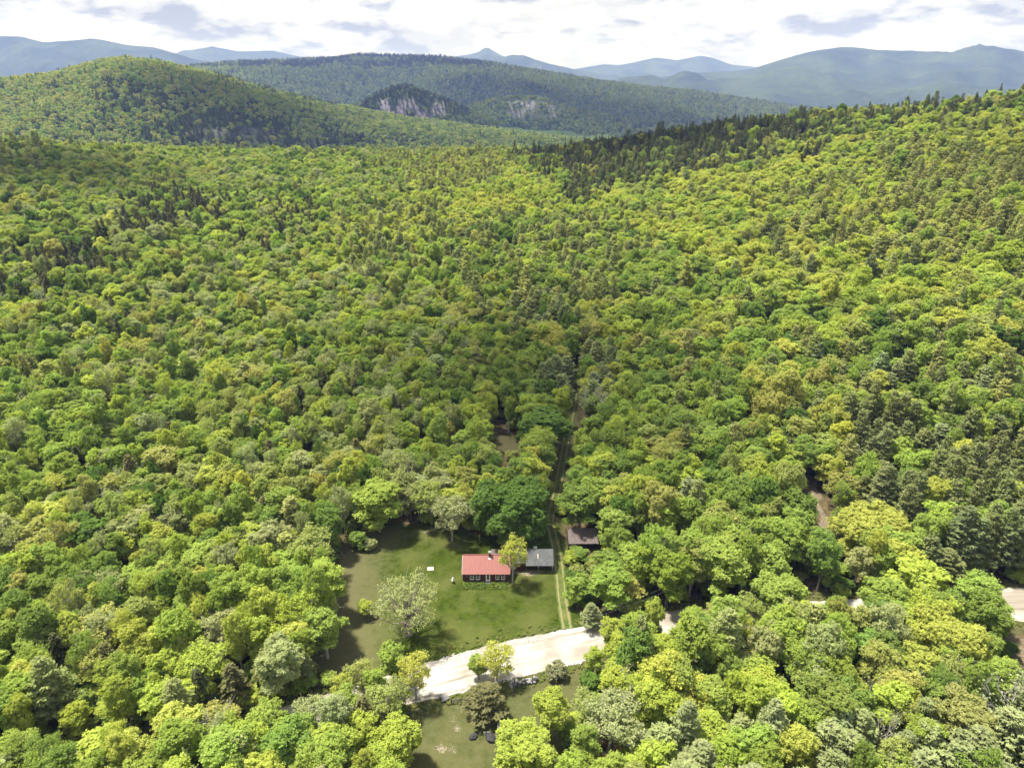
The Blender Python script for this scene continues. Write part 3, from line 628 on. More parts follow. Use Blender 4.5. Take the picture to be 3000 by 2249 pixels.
# ------------------------------------------------------------------ where the trees stand
trees = []       # dicts
def put(kind, tint, x, y, h, rad, label=None, rot=None, var=None, jit=0.065):
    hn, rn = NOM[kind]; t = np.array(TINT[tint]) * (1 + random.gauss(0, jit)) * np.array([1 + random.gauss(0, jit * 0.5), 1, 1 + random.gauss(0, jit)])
    z = G(x, y); px, py, dep = project(x, y, z + h * 0.62)
    trees.append(dict(kind=kind, var=random.randrange(len(PRO[kind])) if var is None else var, x=x, y=y, z=z, rot=random.random() * 6.283 if rot is None else rot,
                      sx=rad / rn, sz=h / hn, tint=np.clip(t, 0.01, 0.7), tn=tint, h=h, r=rad, px=float(px), py=float(py), app=rad * FPX / float(dep), label=label))
heroes = []
def hero(kind, tint, px, py, rpx, h, label, base=None):
    if base: x, y = at(*base)
    else: x, y = at(px, py, h * 0.62)
    dep = y * CP - (h * 0.6 - CAM_Z) * SP; rad = rpx / FPX * dep
    put(kind, tint, x, y, h, rad, label, jit=0.04); heroes.append((x, y, rad))
hero('oldtree', 'sage', 1208, 1763, 108, 15.5, 'large sparse old tree with thick dark trunk in the middle of the lawn', (1196, 1858))
hero('maple', 'lime', 1071, 1777, 24, 4.6, 'small bright sapling on the dry side of the lawn')
hero('budding', 'yellow', 1497, 1622, 46, 14.0, 'slim yellow tree just leafing between the red roof and the grey roof', (1502, 1708))
hero('bigmaple', 'deep', 1497, 1475, 122, 17.5, 'huge dense dark green maple directly behind the red-roofed house')
hero('budding', 'sage', 1322, 1500, 62, 14, 'pale sparse tree at the top of the lawn, left of the huge maple')
hero('budding', 'olive', 1260, 1450, 60, 14.5, 'thin olive tree behind the top edge of the lawn')
hero('maple', 'fresh', 1103, 1460, 78, 16.5, 'tall full green tree at the top left corner of the lawn')
hero('shrub', 'mid', 1052, 1578, 30, 4.6, 'small rounded tree standing alone at the top left of the lawn')
hero('shrub', 'sage', 1084, 1592, 20, 3.2, 'pale grey-green bush beside the small rounded tree on the lawn')
hero('maple', 'deep', 1596, 1246, 78, 16, 'dense deep green tree beside the track beyond the huge maple')
hero('ash', 'mid', 1700, 1470, 70, 15, 'feathery tree over the small brown-roofed shed')
hero('maple', 'fresh', 1697, 1715, 43, 9, 'bright leafy tree on the right edge of the lawn beside the track')
hero('pine', 'bluepine', 1733, 1795, 36, 6.5, 'small blue-green pine where the track meets the road')
hero('ash', 'mid', 1700, 1620, 32, 4.5, 'low leafy tree growing in front of the brown-roofed shed')
hero('maple', 'mid', 1778, 1650, 55, 11, 'leafy tree to the right of the brown-roofed shed')
hero('budding', 'yellow', 1232, 1935, 54, 11.5, 'sparse yellow roadside tree with forked bare trunk at the left end of the white road', (1220, 2048))
hero('maple', 'fresh', 1148, 1930, 44, 10.5, 'dense bright tree left of the sparse yellow roadside tree')
hero('budding', 'olive', 1062, 1975, 52, 10, 'thin olive roadside tree below the dry corner of the lawn')
hero('budding', 'yellow', 1454, 1908, 58, 9.5, 'sparse yellow tree in front of the middle of the white road', (1456, 1996))
hero('maple', 'fresh', 1402, 1945, 30, 6.5, 'small dense green tree left of the sparse tree before the white road')
hero('pine', 'brownspruce', 1422, 2042, 74, 6.4, 'wide dark spreading pine in the clearing below the road')
hero('maple', 'lime', 1612, 2075, 60, 11.5, 'upright lime-green tree right of the wide dark pine')
hero('oak', 'lime', 1545, 2190, 96, 10, 'big lime-green tree at the bottom edge below the dark pine')
hero('shrub', 'grey', 1632, 1958, 30, 3.4, 'grey-green bush on the lower edge of the white road')
hero('shrub', 'deep', 1738, 1985, 34, 3.2, 'dark bush at the right end of the white road')
hero('ash', 'lime', 1740, 1925, 30, 8, 'slender lime sapling over the dark bush at the right end of the road')
hero('budding', 'sage', 1790, 2110, 95, 13, 'large pale soft-leaved tree right of the clearing below the road')
hero('maple', 'lime', 1165, 2170, 70, 11, 'lime-green tree at the bottom left edge of the clearing')
hero('oak', 'lime', 2080, 2150, 70, 10, 'round lime-green tree among dull pines at the bottom right')
hero('pine', 'bluepine', 2010, 2130, 62, 15, 'dull blue-green pine at the bottom, right of the pale soft tree')
hero('pine', 'bluepine', 2260, 2130, 70, 15, 'dull blue-green pine standing among lime trees at the lower right')
hero('oak', 'goldpine', 2830, 2110, 95, 13, 'dull golden-olive round tree in the bottom right corner')
hero('oak', 'yellow', 2680, 1950, 62, 12, 'golden yellow round tree in the lower right')
hero('maple', 'lime', 2700, 1690, 85, 14, 'bright yellow-green dome in front of the dark pines at right')
hero('bigmaple', 'yellow', 2770, 1860, 115, 14, 'very broad yellow-green tree near the right end of the road')
hero('bigmaple', 'yellow', 2560, 1545, 115, 14, 'broad golden green tree at the foot of the bare earth slash')
hero('pine', 'goldpine', 2380, 1830, 62, 14, 'golden-olive pine standing above the road at lower right')
hero('bare', 'sage', 2555, 2040, 45, 11, 'bare grey tree among green crowns in the lower right')
hero('bare', 'sage', 2590, 2150, 50, 11, 'leafless grey tree at the bottom right')
hero('ash', 'sage', 2520, 1640, 42, 12, 'silvery pale tree near the utility pole')
hero('bare', 'sage', 2840, 700, 16, 13, 'dead grey tree among the pines on the right slope')
hero('pine', 'pine', 140, 2000, 75, 16, 'tall drooping pine near the left edge, low in the photo')
hero('pine', 'pine', 520, 2060, 62, 14, 'broad pine in the lower left quarter')
hero('pine', 'bluepine', 890, 1950, 36, 8, 'small blue-green pine at the lower left corner of the lawn')
hero('ash', 'fresh', 946, 1830, 66, 14, 'leafy tree overhanging the left edge of the lawn low down')
hero('ash', 'fresh', 956, 1700, 66, 15, 'leafy tree overhanging the left edge of the lawn halfway up')
hero('budding', 'olive', 906, 1600, 72, 15, 'pale olive tree at the left edge of the lawn near its top')
hero('oak', 'bronze', 640, 2110, 62, 10, 'bronze-tinged spreading tree in the lower left')

for k, t, px, py, r_, h, lab in [('budding', 'olive', 1120, 2045, 62, 11, 'thin olive tree hiding the road just left of the clearing'), ('ash', 'fresh', 1005, 2065, 62, 11.5, 'soft green tree hiding the road below the dry corner of the lawn'),
        ('budding', 'sage', 905, 2095, 60, 11, 'pale thin tree over the hidden road at the lower left'), ('maple', 'lime', 1060, 2150, 62, 11, 'lime tree between the soft green tree and the bottom edge'), ('oak', 'fresh', 780, 2110, 66, 11, 'green tree over the hidden road farther left'),
        ('ash', 'lime', 1818, 1900, 50, 11, 'lime tree standing over the right end of the white road'), ('maple', 'fresh', 1892, 1885, 55, 11, 'fresh green tree over the hidden road right of the clearing'), ('maple', 'lime', 1965, 1905, 62, 11, 'lime tree over the hidden road below the road glimpse'),
        ('budding', 'olive', 1168, 2022, 44, 9, 'thin olive tree hiding the far left end of the white road'), ('ash', 'lime', 1800, 1848, 44, 10, 'slim lime tree at the point where the white road disappears'), ('maple', 'fresh', 1858, 1835, 46, 10, 'fresh green roadside tree, second right of where the road disappears'), ('ash', 'fresh', 2035, 1815, 48, 10.5, 'fresh roadside tree right of the road glimpse'), ('maple', 'olive', 2100, 1805, 48, 10.5, 'olive roadside tree right of the road glimpse, farther along'), ('oak', 'lime', 2330, 1800, 55, 11, 'lime roadside tree below the grey utility pole'), ('maple', 'mid', 2450, 1795, 55, 11, 'mid-green roadside tree right of the golden-olive pine'),
        ('ash', 'lime', 2905, 1800, 55, 11, 'lime tree covering the road near the right edge'), ('maple', 'fresh', 60, 2190, 62, 11, 'fresh green tree in the bottom left corner'), ('budding', 'yellow', 1010, 2005, 40, 9, 'small yellowish tree at the low corner of the lawn'), ('ash', 'fresh', 1095, 2000, 42, 9.5, 'small fresh tree beside the thin olive roadside tree'),
        ('ash', 'mid', 2060, 1850, 60, 12, 'feathery tree beside the road glimpse right of centre'), ('ash', 'fresh', 2880, 1735, 75, 13, 'feathery birch-like tree beside the road at the right edge'), ('oak', 'fresh', 2280, 1740, 80, 13, 'wide green tree in front of the grey utility pole'), ('budding', 'olive', 2180, 1790, 60, 12, 'pale thin tree by the road right of centre')]:
    hero(k, t, px, py, r_, h, lab)

# parts of the picture the open ground must show through
OPEN = [[(1010, 1610), (1075, 1552), (1290, 1562), (1480, 1600), (1560, 1560), (1605, 1500), (1640, 1500), (1655, 1650), (1690, 1800), (1760, 1840), (1790, 1925), (1500, 2000), (1320, 2030), (1240, 2025), (1230, 1985), (1000, 1965), (935, 1960), (975, 1870), (985, 1700)],
        [(1215, 2110), (1350, 2040), (1640, 1985), (1720, 1960), (1700, 2010), (1660, 2060), (1640, 2249), (1215, 2249)],
        [(1655, 1560), (1765, 1545), (1765, 1600), (1655, 1610)],
        [(1605, 1540), (1640, 1540), (1662, 1350), (1690, 1200), (1700, 1080), (1685, 1080), (1668, 1200), (1632, 1350)],
        [(2356, 1400), (2394, 1400), (2438, 1565), (2412, 1565)], [(1432, 1268), (1520, 1290), (1545, 1330), (1490, 1325)],
        [(2978, 1690), (3100, 1700), (3100, 1870), (2978, 1850)], [(1932, 1808), (1985, 1808), (1985, 1825), (1932, 1828)], [(2270, 1560), (2292, 1560), (2292, 1640), (2270, 1640)]]
def blocked(x, y, rad):
    b = inpoly(x, y, LAWN) | inpoly(x, y, YARD) | inpoly(x, y, GLADE) | inpoly(x, y, BANK)
    b |= polydist(x, y, ROADC) < np.interp(x, [p[0] for p in ROADC], ROADW) + 1.2
    b |= polydist(x, y, TRACK) < 2.6; b |= polydist(x, y, SKID) < 1.5
    return b
SPRUCE_STAND = [(1535, 415), (1580, 470), (1640, 585), (1760, 570), (1900, 530), (2080, 510), (2200, 470), (2420, 430), (2560, 375), (2560, 240), (1540, 380)]
SKYLINE_R = [(2400, 200), (3300, 100), (3300, 330), (2900, 335), (2600, 375), (2400, 420)]
PINES = [([(2540, 470), (2700, 430), (2980, 480), (3300, 560), (3300, 760), (2800, 770), (2640, 730), (2540, 620)], 0.72, 'goldpine'),
         ([(2280, 560), (2560, 470), (2650, 740), (2400, 760)], 0.42, 'goldpine'), ([(2480, 1240), (3400, 1080), (3400, 1720), (2900, 1690), (2620, 1500)], 0.75, 'darkpine'),
         ([(2250, 960), (3400, 900), (3400, 1240), (2480, 1240)], 0.34, 'pine'), ([(1320, 650), (1820, 640), (1830, 900), (1560, 960), (1330, 880)], 0.45, 'pine'),
         ([(1080, 455), (1500, 440), (1500, 530), (1200, 560)], 0.55, 'goldpine'), ([(1000, 600), (1300, 580), (1300, 800), (1060, 830)], 0.36, 'pine'),
         ([(1900, 2050), (3300, 2000), (3300, 2500), (1900, 2500)], 0.34, 'bluepine'), ([(-300, 1900), (700, 2000), (700, 2249), (-300, 2249)], 0.22, 'pine'), ([(1540, 1040), (1760, 1040), (1740, 1180), (1580, 1180)], 0.6, 'bluepine')]
HEM = [(500, 640, 220, 85, .7), (270, 745, 170, 70, .75), (800, 650, 180, 80, .45), (120, 800, 170, 65, .5), (300, 880, 160, 60, .12), (850, 1200, 200, 110, .10), (560, 610, 90, 45, .9), (400, 660, 80, 40, .9)]
SUNNY = [(1180, 560), (1500, 430), (1640, 560), (2000, 490), (2550, 400), (2700, 310), (2950, 320), (3300, 420), (3300, 900), (2500, 900), (2000, 760), (1600, 640), (1300, 700), (900, 820), (1000, 640)]  # sunlit gap between cloud shadows, painted in as brighter leaf tints

def scatter():
    sp = 4.25; pts = []
    ys = np.arange(30, 840, sp * 0.87)
    for k, yy in enumerate(ys):
        wx = 0.86 * yy + 45; xx = np.arange(-wx, wx, sp) + (k % 2) * sp * 0.5
        pts.append(np.stack([xx, np.full_like(xx, yy)], 1))
    P = np.concatenate(pts); P += rng.uniform(-0.5, 0.5, P.shape) * sp * 0.95
    x, y = P[:, 0], P[:, 1]; z = ground(x, y)
    a = np.clip(x / y, -1.25, 1.2); Yr = np.interp(a, ra, ry_)
    keep = (y < Yr + 55); x, y, z = x[keep], y[keep], z[keep]
    px, py, dep = project(x, y, z + 11)
    px = px + (fbm(x / 30, y / 30, 81, 3) - 0.5) * 220 + rng.normal(size=len(x)) * 18; py = py + (fbm(x / 30, y / 30, 83, 3) - 0.5) * 90 + rng.normal(size=len(x)) * 8
    n = len(x); u = rng.random(n); v = rng.random(n); wv = rng.random(n); g = rng.normal(size=n)
    hsh = rng.random(n); coh = fbm(x / 22, y / 22, 47, 2)
    patch = fbm(x / 45, y / 45, 41, 3); patch2 = fbm(x / 28, y / 28, 43, 3)
    pconif = np.full(n, 0.02); ptint = np.full(n, 'pine', dtype=object); ckind = np.full(n, 'pine', dtype=object)
    pconif[py < 445] = 0.22; pconif[(px < 130) & (py < 520)] = 0.5
    right = sstep(1500, 2100, px); pconif += right * 0.06
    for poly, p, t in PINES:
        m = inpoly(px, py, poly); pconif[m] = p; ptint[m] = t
    for cx, cyy, rx, ry2, p in HEM:
        d = ((px - cx) / rx) ** 2 + ((py - cyy) / ry2) ** 2; m = d < 1; pconif[m] = np.maximum(pconif[m], p * (1 - d[m] * 0.6)); ckind[m] = 'hemlock'; ptint[m] = 'spruce'
    m = inpoly(px, py, SPRUCE_STAND); pconif[m] = 0.84; mixk = np.where(hsh < 0.45, 'spruce', np.where(hsh < 0.75, 'hemlock', 'pine')); mixt = np.where(hsh < 0.75, np.where(v < 0.55, 'spruce', 'brownspruce'), 'darkpine'); ckind[m] = mixk[m]; ptint[m] = mixt[m]
    m = inpoly(px, py, SKYLINE_R); pconif[m] = 0.62; ckind[m] = mixk[m]; ptint[m] = mixt[m]
    m = (px < 1200) & (py > 560) & (ckind == 'pine') & (pconif < 0.1); ckind[m] = np.where(wv[m] < 0.7, 'spruce', 'pine'); ptint[m] = np.where(wv[m] < 0.7, np.where(v[m] < 0.5, 'spruce', 'brownspruce'), 'pine'); pconif[m] = 0.035
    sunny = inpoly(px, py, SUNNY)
    big = sstep(1250, 1900, px) * sstep(200, 300, y) * 0.8 + sstep(1500, 2300, px) * 0.5
    big = np.maximum(big, sstep(230, 380, y) * 0.75)
    big = np.clip(big + (patch2 - 0.5) * 0.8, 0, 1)
    thin = rng.random(n) < big * 0.50; ok = ~thin
    ok &= ~blocked(x, y, 0)
    hh = np.where(big > 0.4, 15.5, 12.8) + g * 2.3 + (patch2 - 0.5) * 5; rr = np.maximum(1.8, 3.3 + big * 1.9 + rng.normal(size=n) * 0.85)
    near = y < 95; hh = np.where(near, np.minimum(hh, np.where((px < 1130) | (px > 1850), 13, 11) + g), hh)
    # keep the open ground in view
    bad = np.zeros(n)
    for dxf, dyf, hf in [(0, 0, .62), (.8, 0, .6), (-.8, 0, .6), (0, 0, 1.0), (.55, 0, .85), (-.55, 0, .85), (0, 0, .25), (.6, 0, .35), (-.6, 0, .35), (0, 0, .8)]:
        qx, qy, _ = project(x + dxf * rr, y, z + hh * hf); hit = np.zeros(n, bool)
        for po in OPEN: hit |= inpoly(qx, qy, po)
        bad += hit
    ok &= bad < 1
    for hx, hy, hr in heroes: ok &= np.hypot(x - hx, y - hy) > hr * 0.62 + 1.0
    cnt = 0
    for i in np.nonzero(ok)[0]:
        if u[i] < pconif[i]:
            k = ckind[i]; t = ptint[i]
            if k == 'pine':
                h = hh[i] - 0.5 + 4.0 * wv[i]; r_ = 3.1 + 2.2 * v[i]
                if t == 'pine' and wv[i] < 0.3: t = 'bluepine'
                elif t == 'pine' and wv[i] > 0.75: t = 'goldpine'
            elif k == 'hemlock': h = hh[i] * 0.95 + wv[i] * 3; r_ = 3.0 + 1.6 * v[i]; t = 'brownspruce' if v[i] < 0.5 else 'spruce'
            else: h = hh[i] * (0.78 if px[i] < 1300 else 0.98) + 6 * wv[i] * hsh[i]; r_ = 2.5 + 1.5 * v[i]
            if near[i]: h = min(h, 12)
        else:
            q = wv[i]; pa = patch[i]; s = v[i] if hsh[i] < 0.45 else float(np.clip((coh[i] - 0.2) / 0.6 + 0.10 * g[i], 0, 0.999))
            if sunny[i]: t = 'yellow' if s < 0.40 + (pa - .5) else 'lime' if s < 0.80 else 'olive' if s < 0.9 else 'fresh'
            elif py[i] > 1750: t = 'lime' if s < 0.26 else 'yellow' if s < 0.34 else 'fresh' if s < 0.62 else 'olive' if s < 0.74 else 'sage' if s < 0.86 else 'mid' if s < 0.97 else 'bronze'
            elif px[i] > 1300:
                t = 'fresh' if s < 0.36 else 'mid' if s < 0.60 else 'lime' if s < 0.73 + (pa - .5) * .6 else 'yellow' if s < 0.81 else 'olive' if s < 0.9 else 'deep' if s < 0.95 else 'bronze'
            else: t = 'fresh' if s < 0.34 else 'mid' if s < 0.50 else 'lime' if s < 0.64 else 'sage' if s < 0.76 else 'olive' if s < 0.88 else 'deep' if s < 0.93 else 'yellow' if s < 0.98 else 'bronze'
            if big[i] > 0.45: k = 'oak' if q < 0.46 else 'maple' if q < 0.68 else 'ash' if q < 0.90 else 'budding'
            else: k = 'maple' if q < 0.34 else 'ash' if q < 0.72 else 'oak' if q < 0.80 else 'budding' if q < 0.985 else 'bare'
            if t in ('sage', 'bronze') and q > 0.4: k = 'budding' if k != 'bare' else k
            if k == 'bare': t = 'sage'
            h, r_ = hh[i], rr[i]
            if k == 'ash': r_ *= 0.92; h *= 1.05
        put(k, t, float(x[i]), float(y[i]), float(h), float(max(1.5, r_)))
scatter()

# ------------------------------------------------------------------ single trees, largest in the photo, and the forest mass behind
KIND = {'bigmaple': 'broadleaf_tree', 'oldtree': 'broadleaf_tree', 'maple': 'broadleaf_tree', 'oak': 'broadleaf_tree', 'ash': 'broadleaf_tree', 'budding': 'broadleaf_tree', 'bare': 'bare_tree', 'pine': 'pine_tree', 'spruce': 'spruce_tree', 'hemlock': 'hemlock_tree', 'shrub': 'shrub'}
CAT = {'broadleaf_tree': 'tree', 'bare_tree': 'bare tree', 'pine_tree': 'pine tree', 'spruce_tree': 'spruce tree', 'hemlock_tree': 'hemlock tree', 'shrub': 'shrub'}
LIMIT = {'broadleaf_tree': 300, 'bare_tree': 60, 'pine_tree': 220, 'spruce_tree': 160, 'hemlock_tree': 100, 'shrub': 50}
GROUP = {'broadleaf_tree': 'broadleaf trees of the forest', 'bare_tree': 'bare grey trees in the forest', 'pine_tree': 'pines of the forest', 'spruce_tree': 'spruces of the forest', 'hemlock_tree': 'hemlocks of the forest', 'shrub': 'shrubs round the clearing'}
singles = []; mass = []
for kind in LIMIT:
    ts = [t for t in trees if KIND[t['kind']] == kind]
    def seen(t): return -0.3 * t['app'] < t['px'] < 3000 + 0.3 * t['app'] and t['py'] < 2249 + 0.3 * t['app']
    ts.sort(key=lambda t: -(t['app'] * (1 if seen(t) else 0) + (1e6 if t['label'] else 0)))
    good = [t for t in ts[:LIMIT[kind]] if seen(t) or t['label']]
    ids = set(id(t) for t in good); singles += good; mass += [t for t in ts if id(t) not in ids]
used = set()
ONES = 'zero one two three four five six seven eight nine ten eleven twelve thirteen fourteen fifteen sixteen seventeen eighteen nineteen'.split()
TENS = 'zero ten twenty thirty forty fifty sixty seventy eighty ninety'.split()
def say(n):
    n = int(min(max(n, 0), 100))
    return 'hundred' if n == 100 else ONES[n] if n < 20 else TENS[n // 10] + ('-' + ONES[n % 10] if n % 10 else '')
def place_label(t):
    pos = '%s percent across and %s percent down the photo' % (say(round(t['px'] / 30)), say(round(t['py'] / 22.49)))
    sizes = ('tall' if t['h'] > 15 else 'low' if t['h'] < 10 else 'middling', 'narrow' if t['r'] < 3 else 'wide' if t['r'] > 4 else 'middling', 'farther', 'half-hidden', 'close-packed')
    form = FORM[t['kind']] + ('' if t['kind'] == 'shrub' else ' tree')
    base = '%s %s at %s' % (WORD[t['tn']], form, pos)
    if base not in used: return base
    for z in sizes:
        s = z + ' ' + base
        if s not in used: return s
    return base
for t in singles:
    name = KIND[t['kind']]; crown, trunk, both = PRO[t['kind']][t['var']]
    lab = t['label'] or place_label(t); used.add(lab)
    root = empty(name, (t['x'], t['y'], t['z']), t['rot'], lab=lab, cat=CAT[name], group=GROUP[name]); root.scale = (t['sx'], t['sx'], t['sz'])
    c = bpy.data.objects.new('crown', crown); link(c, root); c['tint'] = [float(v) for v in t['tint']]
    link(bpy.data.objects.new('trunk', trunk), root)

def forest(name, recs, keys, label, cat, extra=None):
    """one mass of trees: points that carry a prototype index, turn, size and leaf colour"""
    lib = bpy.data.collections.new(name + '_kinds'); index = {}
    for key in keys:
        for v, t in enumerate(PRO[key]):
            index[(key, v)] = len(index); lib.objects.link(bpy.data.objects.new('%s_kind_%03d' % (name, len(index) - 1), t[2]))
    if extra is None:
        P = np.array([(t['x'], t['y'], t['z']) for t in recs]); I = np.array([index[(t['kind'], t['var'])] for t in recs]); RZ = np.array([t['rot'] for t in recs])
        S = np.array([(t['sx'], t['sx'], t['sz']) for t in recs]); T = np.array([t['tint'] for t in recs])
    else: P, I, RZ, S, T = extra
    me = bpy.data.meshes.new(name); me.vertices.add(len(P)); me.vertices.foreach_set('co', np.asarray(P, np.float32).ravel())
    a = me.attributes.new('pick', 'INT', 'POINT'); a.data.foreach_set('value', np.asarray(I, np.int32))
    for nm, val in (('turn', np.stack([0 * RZ, 0 * RZ, RZ], 1)), ('size', S), ('tint', T)):
        a = me.attributes.new(nm, 'FLOAT_VECTOR', 'POINT'); a.data.foreach_set('vector', np.asarray(val, np.float32).ravel())
    ng = bpy.data.node_groups.new(name, 'GeometryNodeTree')
    ng.interface.new_socket('Geometry', in_out='INPUT', socket_type='NodeSocketGeometry'); ng.interface.new_socket('Geometry', in_out='OUTPUT', socket_type='NodeSocketGeometry')
    N = ng.nodes.new; L = ng.links.new; gi = N('NodeGroupInput'); go = N('NodeGroupOutput'); iop = N('GeometryNodeInstanceOnPoints'); ci = N('GeometryNodeCollectionInfo')
    ci.inputs['Collection'].default_value = lib; ci.inputs['Separate Children'].default_value = True; ci.inputs['Reset Children'].default_value = True
    iop.inputs['Pick Instance'].default_value = True
    def na(nm, typ):
        n = N('GeometryNodeInputNamedAttribute'); n.data_type = typ; n.inputs['Name'].default_value = nm; return n.outputs['Attribute']
    L(gi.outputs[0], iop.inputs['Points']); L(ci.outputs[0], iop.inputs['Instance']); L(na('pick', 'INT'), iop.inputs['Instance Index']); L(na('turn', 'FLOAT_VECTOR'), iop.inputs['Rotation']); L(na('size', 'FLOAT_VECTOR'), iop.inputs['Scale'])
    L(iop.outputs[0], go.inputs[0])
    o = bpy.data.objects.new(name, me); md = o.modifiers.new('instances', 'NODES'); md.node_group = ng
    return link(o, lab=label, cat=cat, kind='stuff')
BL = ['maple', 'oak', 'ash', 'budding', 'bare']; CN = ['pine', 'spruce', 'hemlock']
forest('broadleaf_forest', [t for t in mass if t['kind'] in BL], BL, 'unbroken mass of spring-green broadleaf trees covering the slopes behind', 'forest')
forest('conifer_forest', [t for t in mass if t['kind'] in CN], CN, 'pines and spruces scattered and massed through the farther forest', 'forest')

def understory():
    n = 5200; y = 45 + 330 * rng.random(n) ** 1.2; x = (rng.random(n) * 2 - 1) * (0.8 * y + 30)
    k = ~blocked(x, y, 0); x, y = x[k], y[k]; qx, qy, _ = project(x, y, ground(x, y) + 1.5); hit = np.zeros(len(x), bool)
    for po in OPEN[2:]: hit |= inpoly(qx, qy, po)
    x, y = x[~hit], y[~hit]; n = len(x); s = 0.6 + 0.9 * rng.random(n)
    names = ['mid', 'fresh', 'olive', 'deep', 'lime']; T = np.array([TINT[names[i]] for i in rng.integers(0, 5, n)]) * 0.9
    forest('undergrowth', None, ['shrub'], 'low leafy undergrowth between the trunks and along the clearing edges', 'undergrowth', (np.stack([x, y, ground(x, y)], 1), rng.integers(0, 3, n), rng.random(n) * 6.28, np.stack([s * 1.2, s * 1.2, s], 1), T))
understory()
def hill_forest(name, H, sp, label, conif, rockf=None, scale=1.0, topcon=None, ymax=60, dim=0.78):
    zf, A, YR, fA = H; a0, a1 = max(A[0], -0.86), min(A[-1], 0.84); pts = []
    y = fA(np.array([0.0]))[0] * 0.9 if False else min(fA(np.array([a0, 0.0, a1])))
    yend = YR.max() + ymax
    while y < yend:
        xx = np.arange(a0 * y, a1 * y, sp); pts.append(np.stack([xx, np.full_like(xx, y)], 1)); y += sp * 1.05
    P = np.concatenate(pts) + rng.uniform(-.5, .5, (sum(len(p) for p in pts), 2)) * sp
    x, y = P[:, 0], P[:, 1]; a = x / y; yr = np.interp(a, A, YR); z = zf(x, y)
    k = (y > fA(a)) & (y < yr + ymax) & (z > VALLEY - 10)
    x, y, z = x[k], y[k], z[k]; px, py, dep = project(x, y, z); n = len(x); k = (px > -60) & (px < 3060)
    if rockf is not None: k &= rng.random(n) > rockf(px, py, x, y) * 0.6
    x, y, z, px, py = x[k], y[k], z[k], px[k], py[k]; n = len(x)
    pc = conif * (0.3 + 1.6 * sstep(0.42, 0.68, fbm(x / 130, y / 130, 21, 4)))
    if topcon is not None: pc = np.maximum(pc, topcon(px, py, x, y))
    con = rng.random(n) < pc
    I = np.where(con, 4 + rng.integers(0, 2, n), rng.integers(0, 4, n))
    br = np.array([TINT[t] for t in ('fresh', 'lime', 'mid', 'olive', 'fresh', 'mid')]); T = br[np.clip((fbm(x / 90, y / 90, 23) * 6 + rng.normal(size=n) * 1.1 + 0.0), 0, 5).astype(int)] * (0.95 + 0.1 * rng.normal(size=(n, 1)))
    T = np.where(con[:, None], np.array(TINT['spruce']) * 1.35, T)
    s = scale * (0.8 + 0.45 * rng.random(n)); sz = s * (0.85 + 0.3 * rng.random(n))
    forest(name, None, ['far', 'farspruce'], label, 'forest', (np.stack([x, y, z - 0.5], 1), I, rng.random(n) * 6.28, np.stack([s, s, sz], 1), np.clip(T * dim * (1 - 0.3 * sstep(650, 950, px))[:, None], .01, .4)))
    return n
cnt = {}
cnt['left'] = hill_forest('hillside_forest', H_LEFT, 9.2, 'woods clothing the rounded green hill on the left', 0.05, lambda px, py, X, Y: sstep(0.42, 0.6, fbm(X / 60, Y / 60, 15)) * inpoly(px, py, [(560, 330), (750, 370), (980, 400), (1060, 430), (700, 430), (560, 400)]), 1.2,
                          lambda px, py, X, Y: 0.5 * inpoly(px, py, [(255, 265), (330, 240), (480, 265), (500, 330), (300, 335)]) + 0.8 * inpoly(px, py, [(430, 390), (620, 330), (800, 370), (1040, 400), (1150, 440), (400, 440)]) * (fbm(X / 70, Y / 70, 33) > 0.42) + 0.35 * inpoly(px, py, [(620, 220), (1000, 300), (1000, 330), (640, 260)]), dim=1.05)
cnt['knob'] = hill_forest('hillside_forest', H_KNOB, 7.5, 'dark spruces on the steep rocky knob', 0.35, knob_rock(286, 345), 0.95, lambda px, py, X, Y: 0.85 * (py < 345) * (px > 1060) * (px < 1380))
cnt['cliff'] = hill_forest('hillside_forest', H_CLIFF, 10.5, 'woods on the low shoulder around the pale cliff', 0.15, lambda px, py, X, Y: 0.75 * sstep(0.36, 0.48, fbm(X / 24, Y / 24, 25)) * sstep(1482, 1500, px) * sstep(1655, 1620, px) * sstep(293, 299, py) * sstep(352, 338, py), 1.2)
cnt['mid'] = hill_forest('hillside_forest', H_MID, 15, 'woods covering the long blue-green middle hill', 0.12, None, 1.75, lambda px, py, X, Y: 0.85 * (py < 205) * (px < 1500) * (px > 560) * sstep(0.35, 0.55, fbm(X / 200, Y / 200, 35)))
